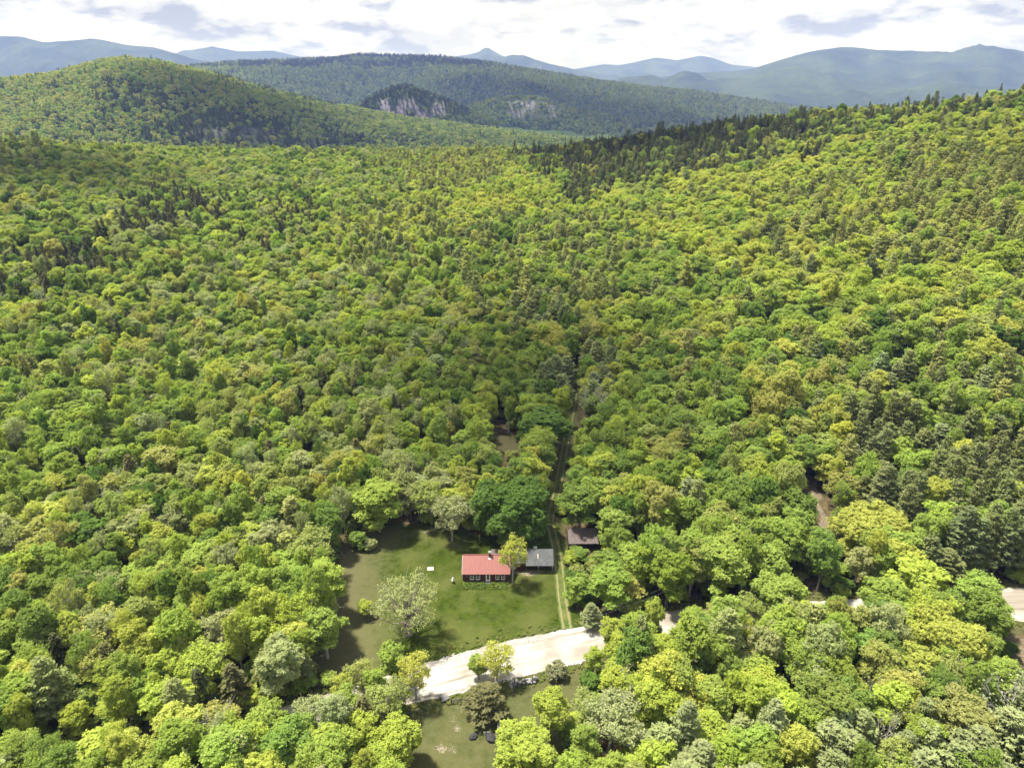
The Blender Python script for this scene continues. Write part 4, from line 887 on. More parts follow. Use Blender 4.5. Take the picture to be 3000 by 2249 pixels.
def valley_forest():
    P = []; y = 950.0
    while y < 3300:
        sp = 9 + (y - 950) * 0.003; xx = np.arange(-0.8 * y, 0.82 * y, sp); P.append(np.stack([xx, np.full_like(xx, y)], 1)); y += sp
    P = np.concatenate(P) + rng.uniform(-4, 4, (sum(len(p) for p in P), 2)); x, y = P[:, 0], P[:, 1]; z = ground(x, y)
    px, py, _ = project(x, y, z + 12); k = (py < 470) & (px > -40) & (px < 3040)
    a = np.clip(x / y, -1.25, 1.2); rp = np.interp(a, ra, [p[1] for p in RIDGE]); k &= py < rp + 25
    for H in (H_LEFT, H_KNOB, H_CLIFF, H_MID):
        zf, A, YR, fA = H; aa = x / y; ins = (aa > A[0]) & (aa < A[-1]) & (y > fA(aa)); k &= ~(ins & (zf(x, y) > z + 3))
    x, y, z = x[k], y[k], z[k]; n = len(x); con = rng.random(n) < 0.16
    I = np.where(con, 4 + rng.integers(0, 2, n), rng.integers(0, 4, n)); br = np.array([TINT[t] for t in ('fresh', 'lime', 'mid', 'sage', 'fresh', 'mid')]); T = br[rng.integers(0, 6, n)]
    T = np.where(con[:, None], np.array(TINT['spruce']) * 1.35, T); s = (0.9 + 0.5 * rng.random(n)) * (1 + (y - 950) * 0.00025)
    forest('valley_forest', None, ['far', 'farspruce'], 'woods filling the valley floor beyond the near ridge', 'forest', (np.stack([x, y, z - 0.5], 1), I, rng.random(n) * 6.28, np.stack([s, s, s], 1), T)); return n
cnt['valley'] = valley_forest()

# ------------------------------------------------------------------ buildings
M['redmetal'] = plain('red_metal_roof', (0.28, 0.10, 0.086), 0.5, 0.14, 0.7, stretch=(6, 0.4, 1))
M['barnred'] = plain('dark_red_clapboard', (0.075, 0.022, 0.020), 0.8, 0.3, 1.5, stretch=(0.6, 1, 6))
M['white'] = plain('white_paint', (0.72, 0.71, 0.68), 0.6, 0.08, 4)
M['glass'] = plain('window_glass', (0.03, 0.035, 0.04), 0.08, 0.2, 1)
M['shingle'] = plain('grey_shingles', (0.105, 0.112, 0.118), 0.85, 0.28, 0.9, bump=0.4)
M['brick'] = plain('chimney_brick', (0.22, 0.12, 0.10), 0.9, 0.35, 5, bump=0.3)
M['stone'] = plain('grey_stone', (0.26, 0.25, 0.25), 0.9, 0.4, 2.5, bump=0.4)
M['darkstone'] = plain('dark_stone', (0.035, 0.035, 0.038), 0.85, 0.5, 2.5, bump=0.4)
M['palestone'] = plain('pale_stone', (0.44, 0.42, 0.40), 0.9, 0.35, 2.5, bump=0.4)
M['rust'] = plain('weathered_metal_roof', (0.115, 0.078, 0.074), 0.7, 0.35, 1.2, stretch=(5, 0.5, 1), col2=(0.18, 0.145, 0.14))
M['wood'] = plain('weathered_wood', (0.20, 0.175, 0.15), 0.85, 0.3, 2, stretch=(1, 1, 4))
M['darkwood'] = plain('dark_wood', (0.045, 0.035, 0.03), 0.9, 0.3, 2)
M['metal'] = plain('galvanised_metal', (0.42, 0.43, 0.44), 0.45, 0.15, 3, metal=0.6)
M['tan'] = plain('bare_wood_patch', (0.62, 0.50, 0.38), 0.9, 0.15, 4)
M['wire'] = plain('aluminium_wire', (0.5, 0.5, 0.46), 0.6, 0.1, 1)

def sash(parent, x0, x1, z0, z1, y):
    """a double-hung window set in the front wall at y (facing -y)"""
    cx = (x0 + x1) / 2; wn = MB(); t = 0.10
    wn.box(x0, x0 + t, y - 0.07, y + 0.05, z0, z1); wn.box(x1 - t, x1, y - 0.07, y + 0.05, z0, z1); wn.box(x0 + t, x1 - t, y - 0.068, y + 0.05, z1 - t, z1); wn.box(x0 + t, x1 - t, y - 0.068, y + 0.05, z0, z0 + t)
    f = wn.build('window', M['white'], parent); zm = (z0 + z1) / 2
    MB().box(x0 + t, x1 - t, y - 0.055, y + 0.04, zm - 0.04, zm + 0.04).box(cx - 0.02, cx + 0.02, y - 0.05, y + 0.04, z0 + t, zm - 0.04).box(cx - 0.02, cx + 0.02, y - 0.05, y + 0.04, zm + 0.04, z1 - t).build('muntin', M['white'], f)
    for a, b in ((z0 + t, zm - 0.04), (zm + 0.04, z1 - t)): MB().box(x0 + t, x1 - t, y - 0.02, y - 0.005, a, b).build('pane', M['glass'], f)
    MB().box(x0 - 0.05, x1 + 0.05, y - 0.12, y - 0.072, z0 - 0.06, z0).build('sill', M['white'], f)
def house():
    x0, y0 = at(1357, 1703.7); x1, y1 = at(1492.5, 1703); Wd = x1 - x0; D = 7.0; E = 2.5; RZ = 4.95
    z = min(G(x0, y0), G(x1, y1), G(x0, y0 + D), G(x1, y1 + D))
    h = empty('house', (x0, y0, z), lab='small dark red clapboard house with bright red metal roof on the lawn', cat='house')
    MB().box(0.04, Wd - 0.04, 0.04, D - 0.04, -0.5, 0.28).build('foundation', M['stone'], h)
    wl = MB()
    n = 16
    for i in range(n):                      # lapped clapboards, front and back
        a = 0.28 + (E - 0.28) * i / n; b = 0.28 + (E - 0.28) * (i + 1) / n
        wl.poly([(0, -0.03, a), (Wd, -0.03, a), (Wd, 0, b), (0, 0, b), (0, 0.05, a), (Wd, 0.05, a)], [(0, 1, 2, 3), (4, 5, 1, 0)])
        wl.poly([(0, D + 0.03, a), (Wd, D + 0.03, a), (Wd, D, b), (0, D, b)], [(3, 2, 1, 0)])
    for x in (0, Wd):
        for i in range(n):
            a = 0.28 + (E - 0.28) * i / n; b = 0.28 + (E - 0.28) * (i + 1) / n; o = -0.03 if x == 0 else 0.03
            wl.poly([(x + o, 0, a), (x + o, D, a), (x, D, b), (x, 0, b)], [(0, 1, 2, 3)])
        wl.poly([(x, 0, E), (x, D, E), (x, D / 2, RZ - 0.1)], [(0, 1, 2)])
    wl.build('wall', M['barnred'], h)
    MB().box(-0.06, 0.08, -0.07, -0.032, 0.28, E - 0.05).build('corner_board', M['barnred'], h)
    MB().box(Wd - 0.08, Wd + 0.06, -0.07, -0.032, 0.28, E - 0.05).build('corner_board', M['barnred'], h)
    sl = (RZ - E) / (D / 2); ov = 0.28; og = 0.22
    rf = MB(); zz = E - sl * ov + 0.12; rz = RZ + 0.12
    rf.slab((-og, -ov, zz), (Wd + og, -ov, zz), (Wd + og, D / 2, rz), (-og, D / 2, rz), 0.12); rf.slab((-og, D / 2, rz), (Wd + og, D / 2, rz), (Wd + og, D + ov, zz), (-og, D + ov, zz), 0.12)
    roof = rf.build('roof', M['redmetal'], h)
    rb = MB(); k = int((Wd + 2 * og) / 0.45)
    for i in range(k + 1):
        x = -og + 0.012 + (Wd + 2 * og - 0.024) * i / k
        rb.slab((x - 0.018, -ov - 0.01, zz + 0.045), (x + 0.018, -ov - 0.01, zz + 0.045), (x + 0.018, D / 2, rz + 0.045), (x - 0.018, D / 2, rz + 0.045), 0.06)
        rb.slab((x - 0.018, D / 2, rz + 0.045), (x + 0.018, D / 2, rz + 0.045), (x + 0.018, D + ov, zz + 0.045), (x - 0.018, D + ov, zz + 0.045), 0.06)
    rb.build('standing_seam', M['redmetal'], roof)['kind'] = 'stuff'
    MB().tube([(-og - 0.01, D / 2, rz + 0.03), (Wd + og + 0.01, D / 2, rz + 0.03)], 0.09, 6).build('ridge_cap', M['redmetal'], roof)
    MB().slab((-og - 0.05, -ov, zz + 0.03), (-og - 0.004, -ov, zz + 0.03), (-og - 0.004, D / 2, rz + 0.03), (-og - 0.05, D / 2, rz + 0.03), 0.2).build('rake_board', M['white'], roof)
    MB().box(-og, Wd + og, -ov - 0.035, -ov - 0.004, zz - 0.16, zz - 0.005).build('fascia', M['barnred'], roof)
    # chimney at the ridge, 57 per cent along
    cx = Wd * 0.572
    ch = MB()
    for i in range(9): e = 0.012 * (i % 2); ch.box(cx - 0.27 - e, cx + 0.27 + e, D / 2 - 0.27 - e - 0.25, D / 2 + 0.27 + e - 0.25, RZ - 0.5 + 0.175 * i, RZ - 0.5 + 0.175 * (i + 1))
    chimney = ch.build('chimney', M['brick'], h)
    MB().box(cx - 0.34, cx + 0.34, D / 2 - 0.59, D / 2 + 0.09, RZ + 1.075, RZ + 1.15).build('chimney_cap', M['stone'], chimney)
    MB().tube([(cx - 0.12, D / 2 - 0.25, RZ + 1.15), (cx - 0.12, D / 2 - 0.25, RZ + 1.45)], 0.1, 8).build('flue', M['white'], chimney); MB().tube([(cx + 0.13, D / 2 - 0.25, RZ + 1.15), (cx + 0.13, D / 2 - 0.25, RZ + 1.4)], 0.09, 8).build('flue', M['white'], chimney)
    MB().slab((cx - 0.36, D / 2 - 0.95, RZ - 0.5), (cx + 0.36, D / 2 - 0.95, RZ - 0.5), (cx + 0.36, D / 2 - 0.53, RZ - 0.2), (cx - 0.36, D / 2 - 0.53, RZ - 0.2), 0.02).build('flashing', M['metal'], chimney)
    for a, b in ((1.62, 2.58), (3.06, 4.0), (7.62, 8.5), (8.98, 9.86)): sash(h, a * Wd / 10.9, b * Wd / 10.9, 0.82, 2.22, -0.03)
    dx0, dx1 = 5.34 * Wd / 10.9, 6.38 * Wd / 10.9
    dr = MB().box(dx0 + 0.13, dx1 - 0.13, -0.08, 0.0, 0.28, 2.2).build('door', M['white'], h)
    MB().box(dx0, dx0 + 0.128, -0.11, 0.0, 0.28, 2.34).box(dx1 - 0.128, dx1, -0.11, 0.0, 0.28, 2.34).box(dx0 + 0.13, dx1 - 0.13, -0.108, 0.0, 2.205, 2.34).build('door_frame', M['white'], dr)
    MB().box(dx0 + 0.27, dx1 - 0.27, -0.095, -0.082, 0.75, 2.08).build('pane', M['glass'], dr); MB().tube([(dx0 + 0.2, -0.13, 1.2), (dx0 + 0.2, -0.083, 1.2)], 0.03, 6).build('handle', M['metal'], dr)
    MB().box(dx0 - 0.1, dx1 + 0.1, -0.75, -0.12, -0.3, 0.16).build('door_step', M['stone'], h); MB().box(1.95, 2.65, -0.72, -0.1, -0.2, 0.14).build('stone_block', M['palestone'], h)
    MB().box(0.68, 1.05, -0.055, -0.035, 1.62, 1.86).build('vent', M['wood'], h)
    MB().box(-0.2, -0.08, 0.3, 0.42, 0.9, 1.6).build('meter_box', M['metal'], h)
    # rear ell
    ex0 = Wd * 0.60; ex1 = ex0 + 2.6
    el = MB().box(ex0, ex1, D + 0.04, D + 2.6, -0.3, 1.9).build('rear_ell', M['barnred'], h)
    MB().slab((ex0 - .15, D + 0.3, 2.35), (ex1 + .15, D + 0.3, 2.35), (ex1 + .15, D + 2.8, 2.05), (ex0 - .15, D + 2.8, 2.05), 0.1).build('ell_roof', M['rust'], el)
    return x0, y0, x1, z, D
HX0, HY0, HX1, HZ, HD = house()
def carport():
    x0 = HX1 + 0.26; x1 = at(1619, 1676.6)[0]; y0 = at(1560, 1677)[1]; z = min(G(x0, y0), G(x1, y0), G(x1, y0 + 6)); Wd = x1 - x0; xs = 3.6
    h = empty('carport', (x0, y0, z), lab='grey-shingled open carport joined to the right end of the red-roofed house', cat='carport')
    D = 6.2; E = 2.45; RZ = 4.5; ov = 0.3; sl = (RZ - E) / (D / 2)
    rf = MB(); zz = E - sl * ov
    rf.slab((xs + 0.02, -ov, zz), (Wd + .2, -ov, zz), (Wd + .2, D / 2, RZ), (xs + 0.02, D / 2, RZ), 0.1); rf.slab((xs + 0.02, D / 2, RZ), (Wd + .2, D / 2, RZ), (Wd + .2, D + ov, zz), (xs + 0.02, D + ov, zz), 0.1)
    main = rf.build('roof', M['shingle'], h)
    cs = MB(); n = 18
    for i in range(n):      # courses of shingles, each lapped over the one below
        t0, t1 = i / n, (i + 1) / n; ya, yb = -ov + (D / 2 + ov) * t0, -ov + (D / 2 + ov) * t1; za, zb = zz + (RZ - zz) * t0, zz + (RZ - zz) * t1
        cs.poly([(xs + 0.02, ya - 0.01, za + 0.035), (Wd + .2, ya - 0.01, za + 0.035), (Wd + .2, yb, zb + 0.006), (xs + 0.02, yb, zb + 0.006), (xs + 0.02, ya - 0.01, za + 0.004), (Wd + .2, ya - 0.01, za + 0.004)], [(0, 1, 2, 3), (4, 5, 1, 0)])
    cs.build('shingle_courses', M['shingle'], main)['kind'] = 'stuff'
    l = MB(); l.slab((0, 0.35, E + 0.05), (xs - 0.12, 0.35, E + 0.05), (xs - 0.12, D / 2, RZ - 0.15), (0, D / 2, RZ - 0.15), 0.1); l.slab((0, D / 2, RZ - 0.15), (xs - 0.12, D / 2, RZ - 0.15), (xs - 0.12, D - 0.2, E + 0.05), (0, D - 0.2, E + 0.05), 0.1)
    l.build('connector_roof', M['shingle'], h)
    MB().box(0.0, xs - 0.2, 0.75, D - 0.5, -0.3, E + 0.02).build('connector_wall', M['barnred'], h)
    MB().slab((xs - 0.1, 0.9, 3.02), (xs - 0.02, 0.9, 3.02), (xs - 0.02, 2.5, 4.08), (xs - 0.1, 2.5, 4.08), 0.3).build('gap_board', M['darkwood'], h)
    MB().box(xs, Wd, 0.0, 0.12, 1.72, E - 0.04).build('header_wall', M['barnred'], h)
    MB().box(xs, Wd, D - 0.12, D, -0.3, E).box(xs, xs + 0.1, 0.5, D - 0.13, -0.3, E).build('back_wall', M['darkwood'], h)
    MB().poly([(Wd, 0, E), (Wd, D, E), (Wd, D / 2, RZ - 0.1), (Wd - 0.1, 0, E), (Wd - 0.1, D, E), (Wd - 0.1, D / 2, RZ - 0.1)], [(0, 1, 2), (5, 4, 3)]).build('gable', M['barnred'], h)
    MB().box(Wd - 0.1, Wd, D * 0.45, D - 0.13, -0.3, E - 0.01).build('side_wall', M['barnred'], h)
    for x in (xs + 0.05, xs + (Wd - xs) * 0.47, Wd - 0.15): MB().box(x, x + 0.14, 0.125, 0.26, -0.3, 1.8).build('post', M['wood'], h)
    for x in (xs + (Wd - xs) * 0.47, Wd - 0.1):
        la = MB().box(x - 0.07, x + 0.07, -0.12, -0.002, 1.6, 1.85).build('lamp', M['white'], h)
    MB().slab((xs + (Wd - xs) * 0.44, 1.25, E + sl * 1.25 + 0.05), (xs + (Wd - xs) * 0.44 + 0.2, 1.2, E + sl * 1.2 + 0.05), (xs + (Wd - xs) * 0.44 + 0.22, 2.1, E + sl * 2.1 + 0.05), (xs + (Wd - xs) * 0.44 + 0.02, 2.15, E + sl * 2.15 + 0.05), 0.03).build('roof_patch', M['tan'], h)
    vx = xs + (Wd - xs) * 0.36; v = MB().box(vx - 0.4, vx + 0.4, D / 2 + 0.1, D / 2 + 0.7, RZ - 0.4, RZ + 0.35).build('vent_box', M['metal'], h)
    MB().box(vx - 0.46, vx + 0.46, D / 2 + 0.04, D / 2 + 0.76, RZ + 0.35, RZ + 0.41).build('vent_cap', M['metal'], v)
    for i in range(5): MB().box(xs + 0.5 + i * 0.75, xs + 1.15 + i * 0.75, D - 1.1, D - 0.2, 0, 0.7 + 0.25 * (i % 3)).build('stored_crate', M['darkwood'], h)
carport()
def shed():
    x0, y0 = at(1665, 1613); x1, _ = at(1752, 1613); Wd = x1 - x0; D = 4.0; z = min(G(x0, y0), G(x1, y0), G(x0, y0 + D), G(x1, y0 + D)); 
    h = empty('shed', (x0, y0, z), R(1.0), lab='small open shed with a brown corrugated metal roof right of the track', cat='shed')
    n = 15; E, B = 2.5, 3.75
    for i in range(n):
        a, b = Wd * i / n, Wd * (i + 1) / n; dz = 0.025 * (i % 2) + random.uniform(-.01, .01); fr = random.uniform(-.08, .05); m = MB()
        m.slab((a + 0.006, -0.4 + fr, E - 0.12 + dz), (b - 0.006, -0.4 + fr, E - 0.12 + dz), (b - 0.006, D + 0.3, B + dz), (a + 0.006, D + 0.3, B + dz), 0.03)
        xm = (a + b) / 2; m.slab((xm - 0.05, -0.41 + fr, E - 0.085 + dz), (xm + 0.05, -0.41 + fr, E - 0.085 + dz), (xm + 0.05, D + 0.3, B + 0.035 + dz), (xm - 0.05, D + 0.3, B + 0.035 + dz), 0.03)
        m.build('roof_panel', M['rust'], h)
    for x in (0.1, Wd / 2, Wd - 0.25):
        MB().box(x, x + 0.15, 0, 0.15, -0.3, E - 0.16).build('post', M['darkwood'], h); MB().box(x, x + 0.15, D - 0.15, D, -0.3, B - 0.2).build('post', M['darkwood'], h)
    MB().box(0.0, Wd, 0.02, 0.13, E - 0.33, E - 0.17).build('beam', M['darkwood'], h)
    for i in range(12): MB().box(Wd * i / 12 + 0.01, Wd * (i + 1) / 12 - 0.01, D - 0.20, D - 0.16, -0.3, B - 0.25).build('board', M['darkwood'], h)
    for s in (0.0, Wd - 0.05): MB().box(s, s + 0.05, 0.2, D - 0.25, -0.3, E - 0.2).build('side_wall', M['darkwood'], h)
    MB().box(0.6, 2.8, D - 1.4, D - 0.4, 0, 1.1).build('woodpile', M['wood'], h)
shed()
def dish():
    x, y = at(1324, 1706); z = G(x, y)
    h = empty('satellite_dish', (x, y, z), lab='white satellite dish on a short mast left of the red-roofed house', cat='satellite dish')
    MB().tube([(0, 0, -0.3), (0, 0, 0.55), (0.18, 0, 0.85)], 0.04, 8).build('mast', M['metal'], h, True)
    ax = Vector((-0.93, -0.12, 0.34)).normalized(); u = ax.orthogonal().normalized(); v = ax.cross(u); c = Vector((0.25, 0, 0.95)); m = MB(); rr = [0.0, 0.16, 0.32, 0.46, 0.56]
    def shell(o):
        b = len(m.v); 
        for r_ in rr[1:]:
            for k in range(20): a = 6.2832 * k / 20; m.v.append(tuple(c + (u * math.cos(a) + v * math.sin(a)) * r_ + ax * (r_ * r_ * 0.42 + o)))
        m.v.append(tuple(c + ax * o)); ctr = len(m.v) - 1
        for i in range(3):
            for k in range(20): m.f.append((b + i * 20 + k, b + i * 20 + (k + 1) % 20, b + (i + 1) * 20 + (k + 1) % 20, b + (i + 1) * 20 + k))
        for k in range(20): m.f.append((ctr, b + (k + 1) % 20, b + k))
        return b
    b0 = shell(0.0); b1 = shell(-0.03)
    for k in range(20): m.f.append((b0 + 60 + k, b0 + 60 + (k + 1) % 20, b1 + 60 + (k + 1) % 20, b1 + 60 + k))
    m.build('dish', M['white'], h, True)
    tip = c + ax * 0.62 - Vector((0, 0, 0.25)); arm = MB().tube([c - Vector((0, 0, 0.5)) + ax * 0.05, tip], 0.022, 6).build('feed_arm', M['metal'], h); MB().tube([tip - ax * 0.02, tip - ax * 0.16 + Vector((0, 0, 0.05))], 0.05, 8).build('feed_horn', M['white'], arm)
dish()
def platform():
    x, y = at(1261, 1666); h = empty('wooden_platform', (x, y, G(x, y) + 0.05), R(4), lab='small pale square of boards lying on the lawn left of the house', cat='platform')
    for i in range(7): MB().box(-0.75, 0.75, -0.65 + i * 0.19, -0.65 + i * 0.19 + 0.175, 0.0, 0.08 + 0.012 * (i % 2)).build('board', M['tan'] if i % 3 else M['palestone'], h)
platform()

# ------------------------------------------------------------------ poles and wires
def utility_pole(x, y, hgt, rz, label):
    z = G(x, y); h = empty('utility_pole', (x, y, z), rz, lab=label, cat='utility pole', group='utility poles along the road')
    MB().tube([(0, 0, -1), (0, 0, hgt)], [0.17, 0.11], 8).build('pole', M['wood'], h, True)
    a = MB().box(-1.1, 1.1, -0.17, -0.06, hgt - 0.75, hgt - 0.6).build('crossarm', M['wood'], h)
    for s in (-1.0, 1.0): MB().tube([(s, -0.115, hgt - 0.6), (s, -0.115, hgt - 0.4)], [0.05, 0.035], 6).build('insulator', M['white'], a)
    MB().tube([(0, 0, hgt), (0, 0, hgt + 0.2)], [0.05, 0.035], 6).build('insulator', M['white'], h)
    MB().tube([(0.25, 0.1, hgt - 2.1), (0.25, 0.1, hgt - 1.2)], 0.2, 8).build('transformer', M['metal'], h)
    c, s = math.cos(rz), math.sin(rz)
    return [Vector((x + c * o + s * 0.115, y + s * o - c * 0.115, z + hgt - 0.4)) for o in (-1.0, 1.0)]
p1 = at(2281, 1588, 10.5); p0 = at(905, 2080, 9.0)
I0 = utility_pole(*p0, 9.5, R(75), 'utility pole half hidden by trees at the left end of the road'); I1 = utility_pole(*p1, 10.5, R(75), 'grey utility pole poking above the trees right of the shed')
def wire(a, b, sag, label):
    n = 26; pts = [a.lerp(b, i / n) - Vector((0, 0, sag * 4 * (i / n) * (1 - i / n))) for i in range(n + 1)]
    MB().tube(pts, 0.005, 5).build('power_line', M['wire'], lab=label, cat='power line', group='power lines along the road')
wire(I0[0], I1[0], 1.5, 'upper of two thin power lines over the lower edge of the lawn'); wire(I0[1], I1[1], 2.1, 'lower of two thin power lines following the road edge')


# ------------------------------------------------------------------ stones and small things round the road
def rock_mesh(name, seed, mat, flat=0.7):
    r = np.random.default_rng(seed); import bmesh
    bm = bmesh.new(); bmesh.ops.create_icosphere(bm, subdivisions=1, radius=0.5)
    for v in bm.verts: k = 0.72 + 0.5 * r.random(); v.co = Vector((v.co.x * k * 1.15, v.co.y * k, v.co.z * k * flat))
    me = bpy.data.meshes.new(name); bm.to_mesh(me); bm.free(); me.materials.append(mat); return me
RK = {k: [rock_mesh('%s_%d' % (k, i), 40 + i, M[k]) for i in range(4)] for k in ('stone', 'darkstone', 'palestone')}
def boulder(px, py, s, k, label):
    x, y = at(px, py); o = bpy.data.objects.new('boulder', RK[k][random.randrange(4)]); o.location = (x, y, G(x, y) + 0.2 * s); o.scale = (s * 1.1, s, s * 0.9); o.rotation_euler = (random.uniform(-.2, .2), random.uniform(-.2, .2), random.random() * 6)
    return link(o, lab=label, cat='boulder', group='boulders round the clearing')
boulder(1305, 2048, 1.5, 'stone', 'grey boulder on the left side of the clearing near the gate'); boulder(1295, 2040, 1.1, 'stone', 'smaller grey boulder touching the one near the gate')
boulder(1465, 2128, 1.5, 'palestone', 'pale grey boulder right below the wide dark pine'); boulder(1440, 2164, 2.0, 'darkstone', 'large black boulder beside the white signs'); boulder(1386, 2160, 1.4, 'darkstone', 'dark boulder left of the white signs under the pine')
boulder(1207, 2140, 0.9, 'palestone', 'small pale boulder at the left edge of the clearing')
for i, (px, py) in enumerate([(1648, 1952), (1662, 1949), (1677, 1946), (1690, 1944), (1701, 1941)]): boulder(px, py, random.uniform(0.6, 0.95), 'palestone', ['first', 'second', 'third', 'fourth', 'last'][i] + ' from the left of pale stones on the lower road edge right of the bush')
def stone_wall():
    x0, y0 = at(1492, 2008); x1, y1 = at(1572, 1994); h = empty('stone_wall', (x0, y0, G(x0, y0)), lab='tumbled heap of dark field stones along the lower road edge', cat='stone wall')
    for i in range(70):
        t = random.random(); lay = random.random(); x = x0 + (x1 - x0) * t; y = y0 + (y1 - y0) * t + random.uniform(-0.9, 0.9) * (1 - lay * 0.6); s = random.uniform(0.35, 0.75)
        o = bpy.data.objects.new('stone', RK['stone' if i % 3 else 'darkstone'][i % 4]); o.location = (x - x0, y - y0, G(x, y) - h.location.z + 0.12 + lay * 0.55); o.scale = (s * 1.2, s, s); o.rotation_euler = (random.uniform(-.5, .5), random.uniform(-.5, .5), random.random() * 6); link(o, h)
stone_wall()
def riprap():
    V = []; F = []; r = np.random.default_rng(5)
    for (a, b, n, wid, smin, smax) in [((1292, 1944), (1380, 1918), 330, 1.1, .16, .5), ((1380, 1918), (1640, 1858), 520, 0.7, .12, .42), ((1500, 1990), (1330, 2026), 120, .5, .12, .3)]:
        A = np.array(at(*a)); B = np.array(at(*b))
        for i in range(n):
            p = A + (B - A) * r.random() + r.normal(size=2) * np.array([0.3, wid * 0.6]); me = RK['stone'][i % 4]; s = smin + (smax - smin) * r.random() ** 2
            co = np.array([v.co for v in me.vertices]) * s; an = r.random() * 6; co = np.stack([co[:, 0] * math.cos(an) - co[:, 1] * math.sin(an), co[:, 0] * math.sin(an) + co[:, 1] * math.cos(an), co[:, 2]], 1)
            b0 = len(V) * 0 + sum(len(v) for v in V); V.append(co + np.array([p[0], p[1], G(*p) + 0.1 + 0.1 * s])); F.append(np.array([list(q.vertices) for q in me.polygons]) + b0)
    me = mesh_np('riprap', np.concatenate(V), np.concatenate(F), [M['palestone']]); link(bpy.data.objects.new('riprap', me), lab='loose pale broken stone strewn along the upper edge of the road', cat='stones', kind='stuff')
riprap()
def gate():
    x0, y0 = at(1322, 2062); x1, y1 = at(1362, 2056); z = G(x0, y0); h = empty('gate', (x0, y0, z), math.atan2(y1 - y0, x1 - x0), lab='low grey picket gate beside the boulders in the clearing', cat='gate'); L_ = math.hypot(x1 - x0, y1 - y0)
    for x in (0, L_): MB().box(x - 0.08, x + 0.08, -0.08, 0.08, -0.3, 1.35).build('post', M['darkwood'], h)
    for zc in (0.35, 1.0): MB().box(0.082, L_ - 0.082, -0.03, 0.03, zc, zc + 0.09).build('rail', M['wood'], h)
    for i in range(9): x = L_ * (i + 0.7) / 10; MB().box(x - 0.06, x + 0.06, -0.06, -0.032, 0.12, 1.15 + 0.05 * (i % 2)).build('picket', M['wood'], h)
gate()
for i, px in enumerate((1421, 1431)):
    x, y = at(px, 2152); h = empty('sign', (x, y, G(x, y)), R(-4), lab=('left' if i == 0 else 'right') + ' of two small blank white signs beside the black boulder', cat='sign', group='white signs in the clearing')
    MB().box(-0.28, 0.28, -0.05, -0.02, 0.25, 0.85).build('panel', M['white'], h); MB().box(-0.03, 0.03, -0.018, 0.04, -0.2, 0.82).build('post', M['wood'], h)
def fallen_branch():
    x, y = at(1690, 2166); r = np.random.default_rng(3); h = MB()
    for k in range(9): d = r.normal(size=3) * np.array([1.3, 0.7, 0.25]); limb(h, r, (0, 0, 0.25), (d[0], d[1], 0.45 + abs(d[2]) * 2), 0.05, 0.012, 0, 3, 4); limb(h, r, (d[0] * .6, d[1] * .6, 0.4), (d[0] * 1.1 + .3, d[1] - .2, 0.8 + abs(d[2])), 0.025, 0.01, 0, 2, 4)
    o = h.build('fallen_branch', M['greytwig'], lab='grey dead branch lying at the right edge of the clearing', cat='branch'); o.location = (x, y, G(x, y))
fallen_branch()
def flower_bed():
    n = 420; x = HX0 + 0.1 + rng.random(n) * 10.4; y = HY0 - 0.35 - 2.4 * rng.random(n) ** 1.5; s = 0.08 + 0.10 * rng.random(n); T = np.array([TINT[('fresh', 'mid', 'deep')[i]] for i in rng.integers(0, 3, n)]) * 0.75
    k = np.abs(x - HX0 - 5.86) > 0.7; x, y, s, T = x[k], y[k], s[k], T[k]; n = len(x)
    forest('planted_bed', None, ['shrub'], 'low leafy green bed planted along the front of the house', 'plants', (np.stack([x, y, ground(x, y) + 0.03], 1), rng.integers(0, 3, n), rng.random(n) * 6.28, np.stack([s, s, s * 0.9], 1), T))
flower_bed()

def weeds():
    P = []
    for k, off in ((RC, 1.0), (RC, -1.0)):
        d = np.gradient(k, axis=0); d /= np.linalg.norm(d, axis=1)[:, None]; nr = np.stack([-d[:, 1], d[:, 0]], 1)
        for m in range(7): P.append(k + nr * off * (RW[:, None] * 1.04 + np.abs(rng.normal(size=(len(k), 1))) * 1.1) + rng.normal(size=k.shape) * 0.5)
    E = np.array(LAWN + LAWN[:1]); 
    for a, b in zip(E[:-1], E[1:]):
        n = int(np.hypot(*(b - a)) * 3.2); P.append(a + (b - a) * rng.random((n, 1)) + rng.normal(size=(n, 2)) * 1.0)
    P = np.concatenate(P); x, y = P[:, 0], P[:, 1]; px, py, _ = project(x, y, 0 * x)
    k = (polydist(x, y, ROADC) > np.interp(x, [p[0] for p in ROADC], ROADW) * 1.02) & (polydist(x, y, TRACK) > 1.8) & (px > -50) & (px < 3050) & ~((px > 1300) & (px < 1640) & (py < 1705)); k &= rng.random(len(x)) < 0.45
    x, y = x[k], y[k]; n = len(x); s_ = 0.05 + 0.15 * rng.random(n) ** 2.5; T = np.array([TINT[('olive', 'mid', 'fresh', 'olive', 'bronze')[i]] for i in rng.integers(0, 5, n)]) * 0.7
    forest('roadside_weeds', None, ['shrub'], 'ragged low weeds along the road verges and the edges of the lawn', 'weeds', (np.stack([x, y, ground(x, y)], 1), rng.integers(0, 3, n), rng.random(n) * 6.28, np.stack([s_ * 1.2, s_ * 1.2, s_], 1), T))
weeds()

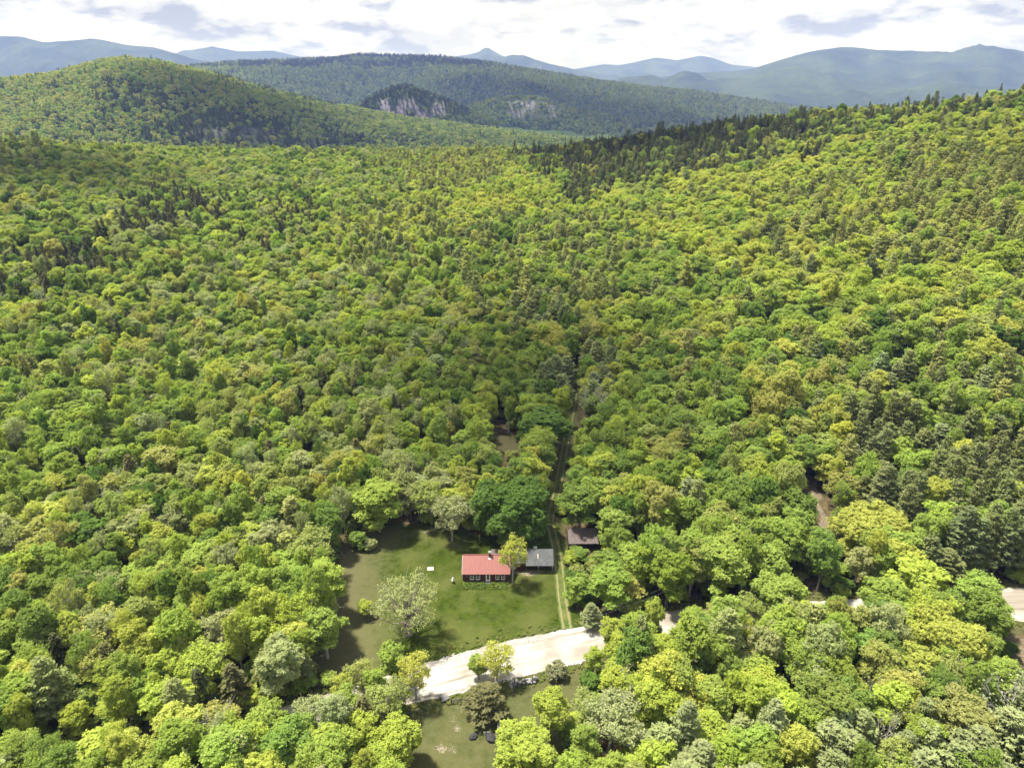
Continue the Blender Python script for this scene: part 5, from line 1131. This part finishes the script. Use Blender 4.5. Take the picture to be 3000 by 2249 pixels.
# ------------------------------------------------------------------ clouds overhead, whose soft shadows lie on the forest
def cloud(gx, gy, size, label):
    """a heap of white vapour 1200 m up; its shadow falls near (gx, gy)"""
    r = np.random.default_rng(int(size * 10 + abs(gx))); import bmesh
    hgt = 1250.0; c = Vector((gx, gy, 0)) + SUN_TO * (hgt / SUN_TO.z); bm = bmesh.new()
    for k in range(9):
        a = r.random() * 6.28; q = size * 0.55 * math.sqrt(r.random()); rad = size * (0.28 + 0.25 * r.random())
        g = bmesh.ops.create_icosphere(bm, subdivisions=3, radius=1.0)
        for v in g['verts']:
            n = v.co.normalized(); wob = 1 + 0.22 * (math.sin(n.x * 5 + k) * math.sin(n.y * 6 + 2 * k) + 0.5 * math.sin(n.z * 11 + n.x * 9 + k)); zz = n.z * (0.55 if n.z > 0 else 0.08)
            v.co = Vector((math.cos(a) * q + n.x * rad * wob, math.sin(a) * q + n.y * rad * wob, zz * rad * wob))
    me = bpy.data.meshes.new('cloud'); bm.to_mesh(me); bm.free(); me.materials.append(M['cloud']); me.polygons.foreach_set('use_smooth', [True] * len(me.polygons))
    o = bpy.data.objects.new('cloud', me); o.location = c; link(o, lab=label, cat='cloud', kind='structure')
m_, nt_, out_ = new_mat('cloud_vapour'); d_ = nt_.nodes.new('ShaderNodeBsdfTranslucent'); d_.inputs[0].default_value = (0.9, 0.9, 0.92, 1); t_ = nt_.nodes.new('ShaderNodeBsdfTransparent'); x_ = nt_.nodes.new('ShaderNodeMixShader'); x_.inputs[0].default_value = 0.16
nt_.links.new(t_.outputs[0], x_.inputs[1]); nt_.links.new(d_.outputs[0], x_.inputs[2]); nt_.links.new(x_.outputs[0], out_.inputs[0]); M['cloud'] = m_
cloud(30, 235, 95, 'fair-weather cloud high above the woods behind the house'); cloud(-330, 560, 140, 'fair-weather cloud high above the left end of the near ridge'); cloud(190, 720, 190, 'fair-weather cloud high above the spruce ridge'); cloud(330, 330, 90, 'fair-weather cloud high above the right-hand pine slope')
cloud(-500, 1500, 330, 'fair-weather cloud high above the green hill on the left'); cloud(300, 3200, 800, 'broad fair-weather cloud high above the middle hill')

# ------------------------------------------------------------------ the air
def build_haze():
    mb = MB(); mb.box(-20500, 20500, -2500, 20500, -140, 1070)
    m, nt, out = new_mat('haze'); v = nt.nodes.new('ShaderNodeVolumePrincipled')
    v.inputs['Color'].default_value = (0.27, 0.39, 1.0, 1); v.inputs['Absorption Color'].default_value = (1, 1, 1, 1); v.inputs['Density'].default_value = HAZE; v.inputs['Anisotropy'].default_value = 0.0
    nt.links.new(v.outputs[0], out.inputs['Volume'])
    mb.build('haze', m, lab='thin blue-white summer haze lying over the whole valley', kind='stuff', cat='haze')
HAZE = 0.85e-4
build_haze()
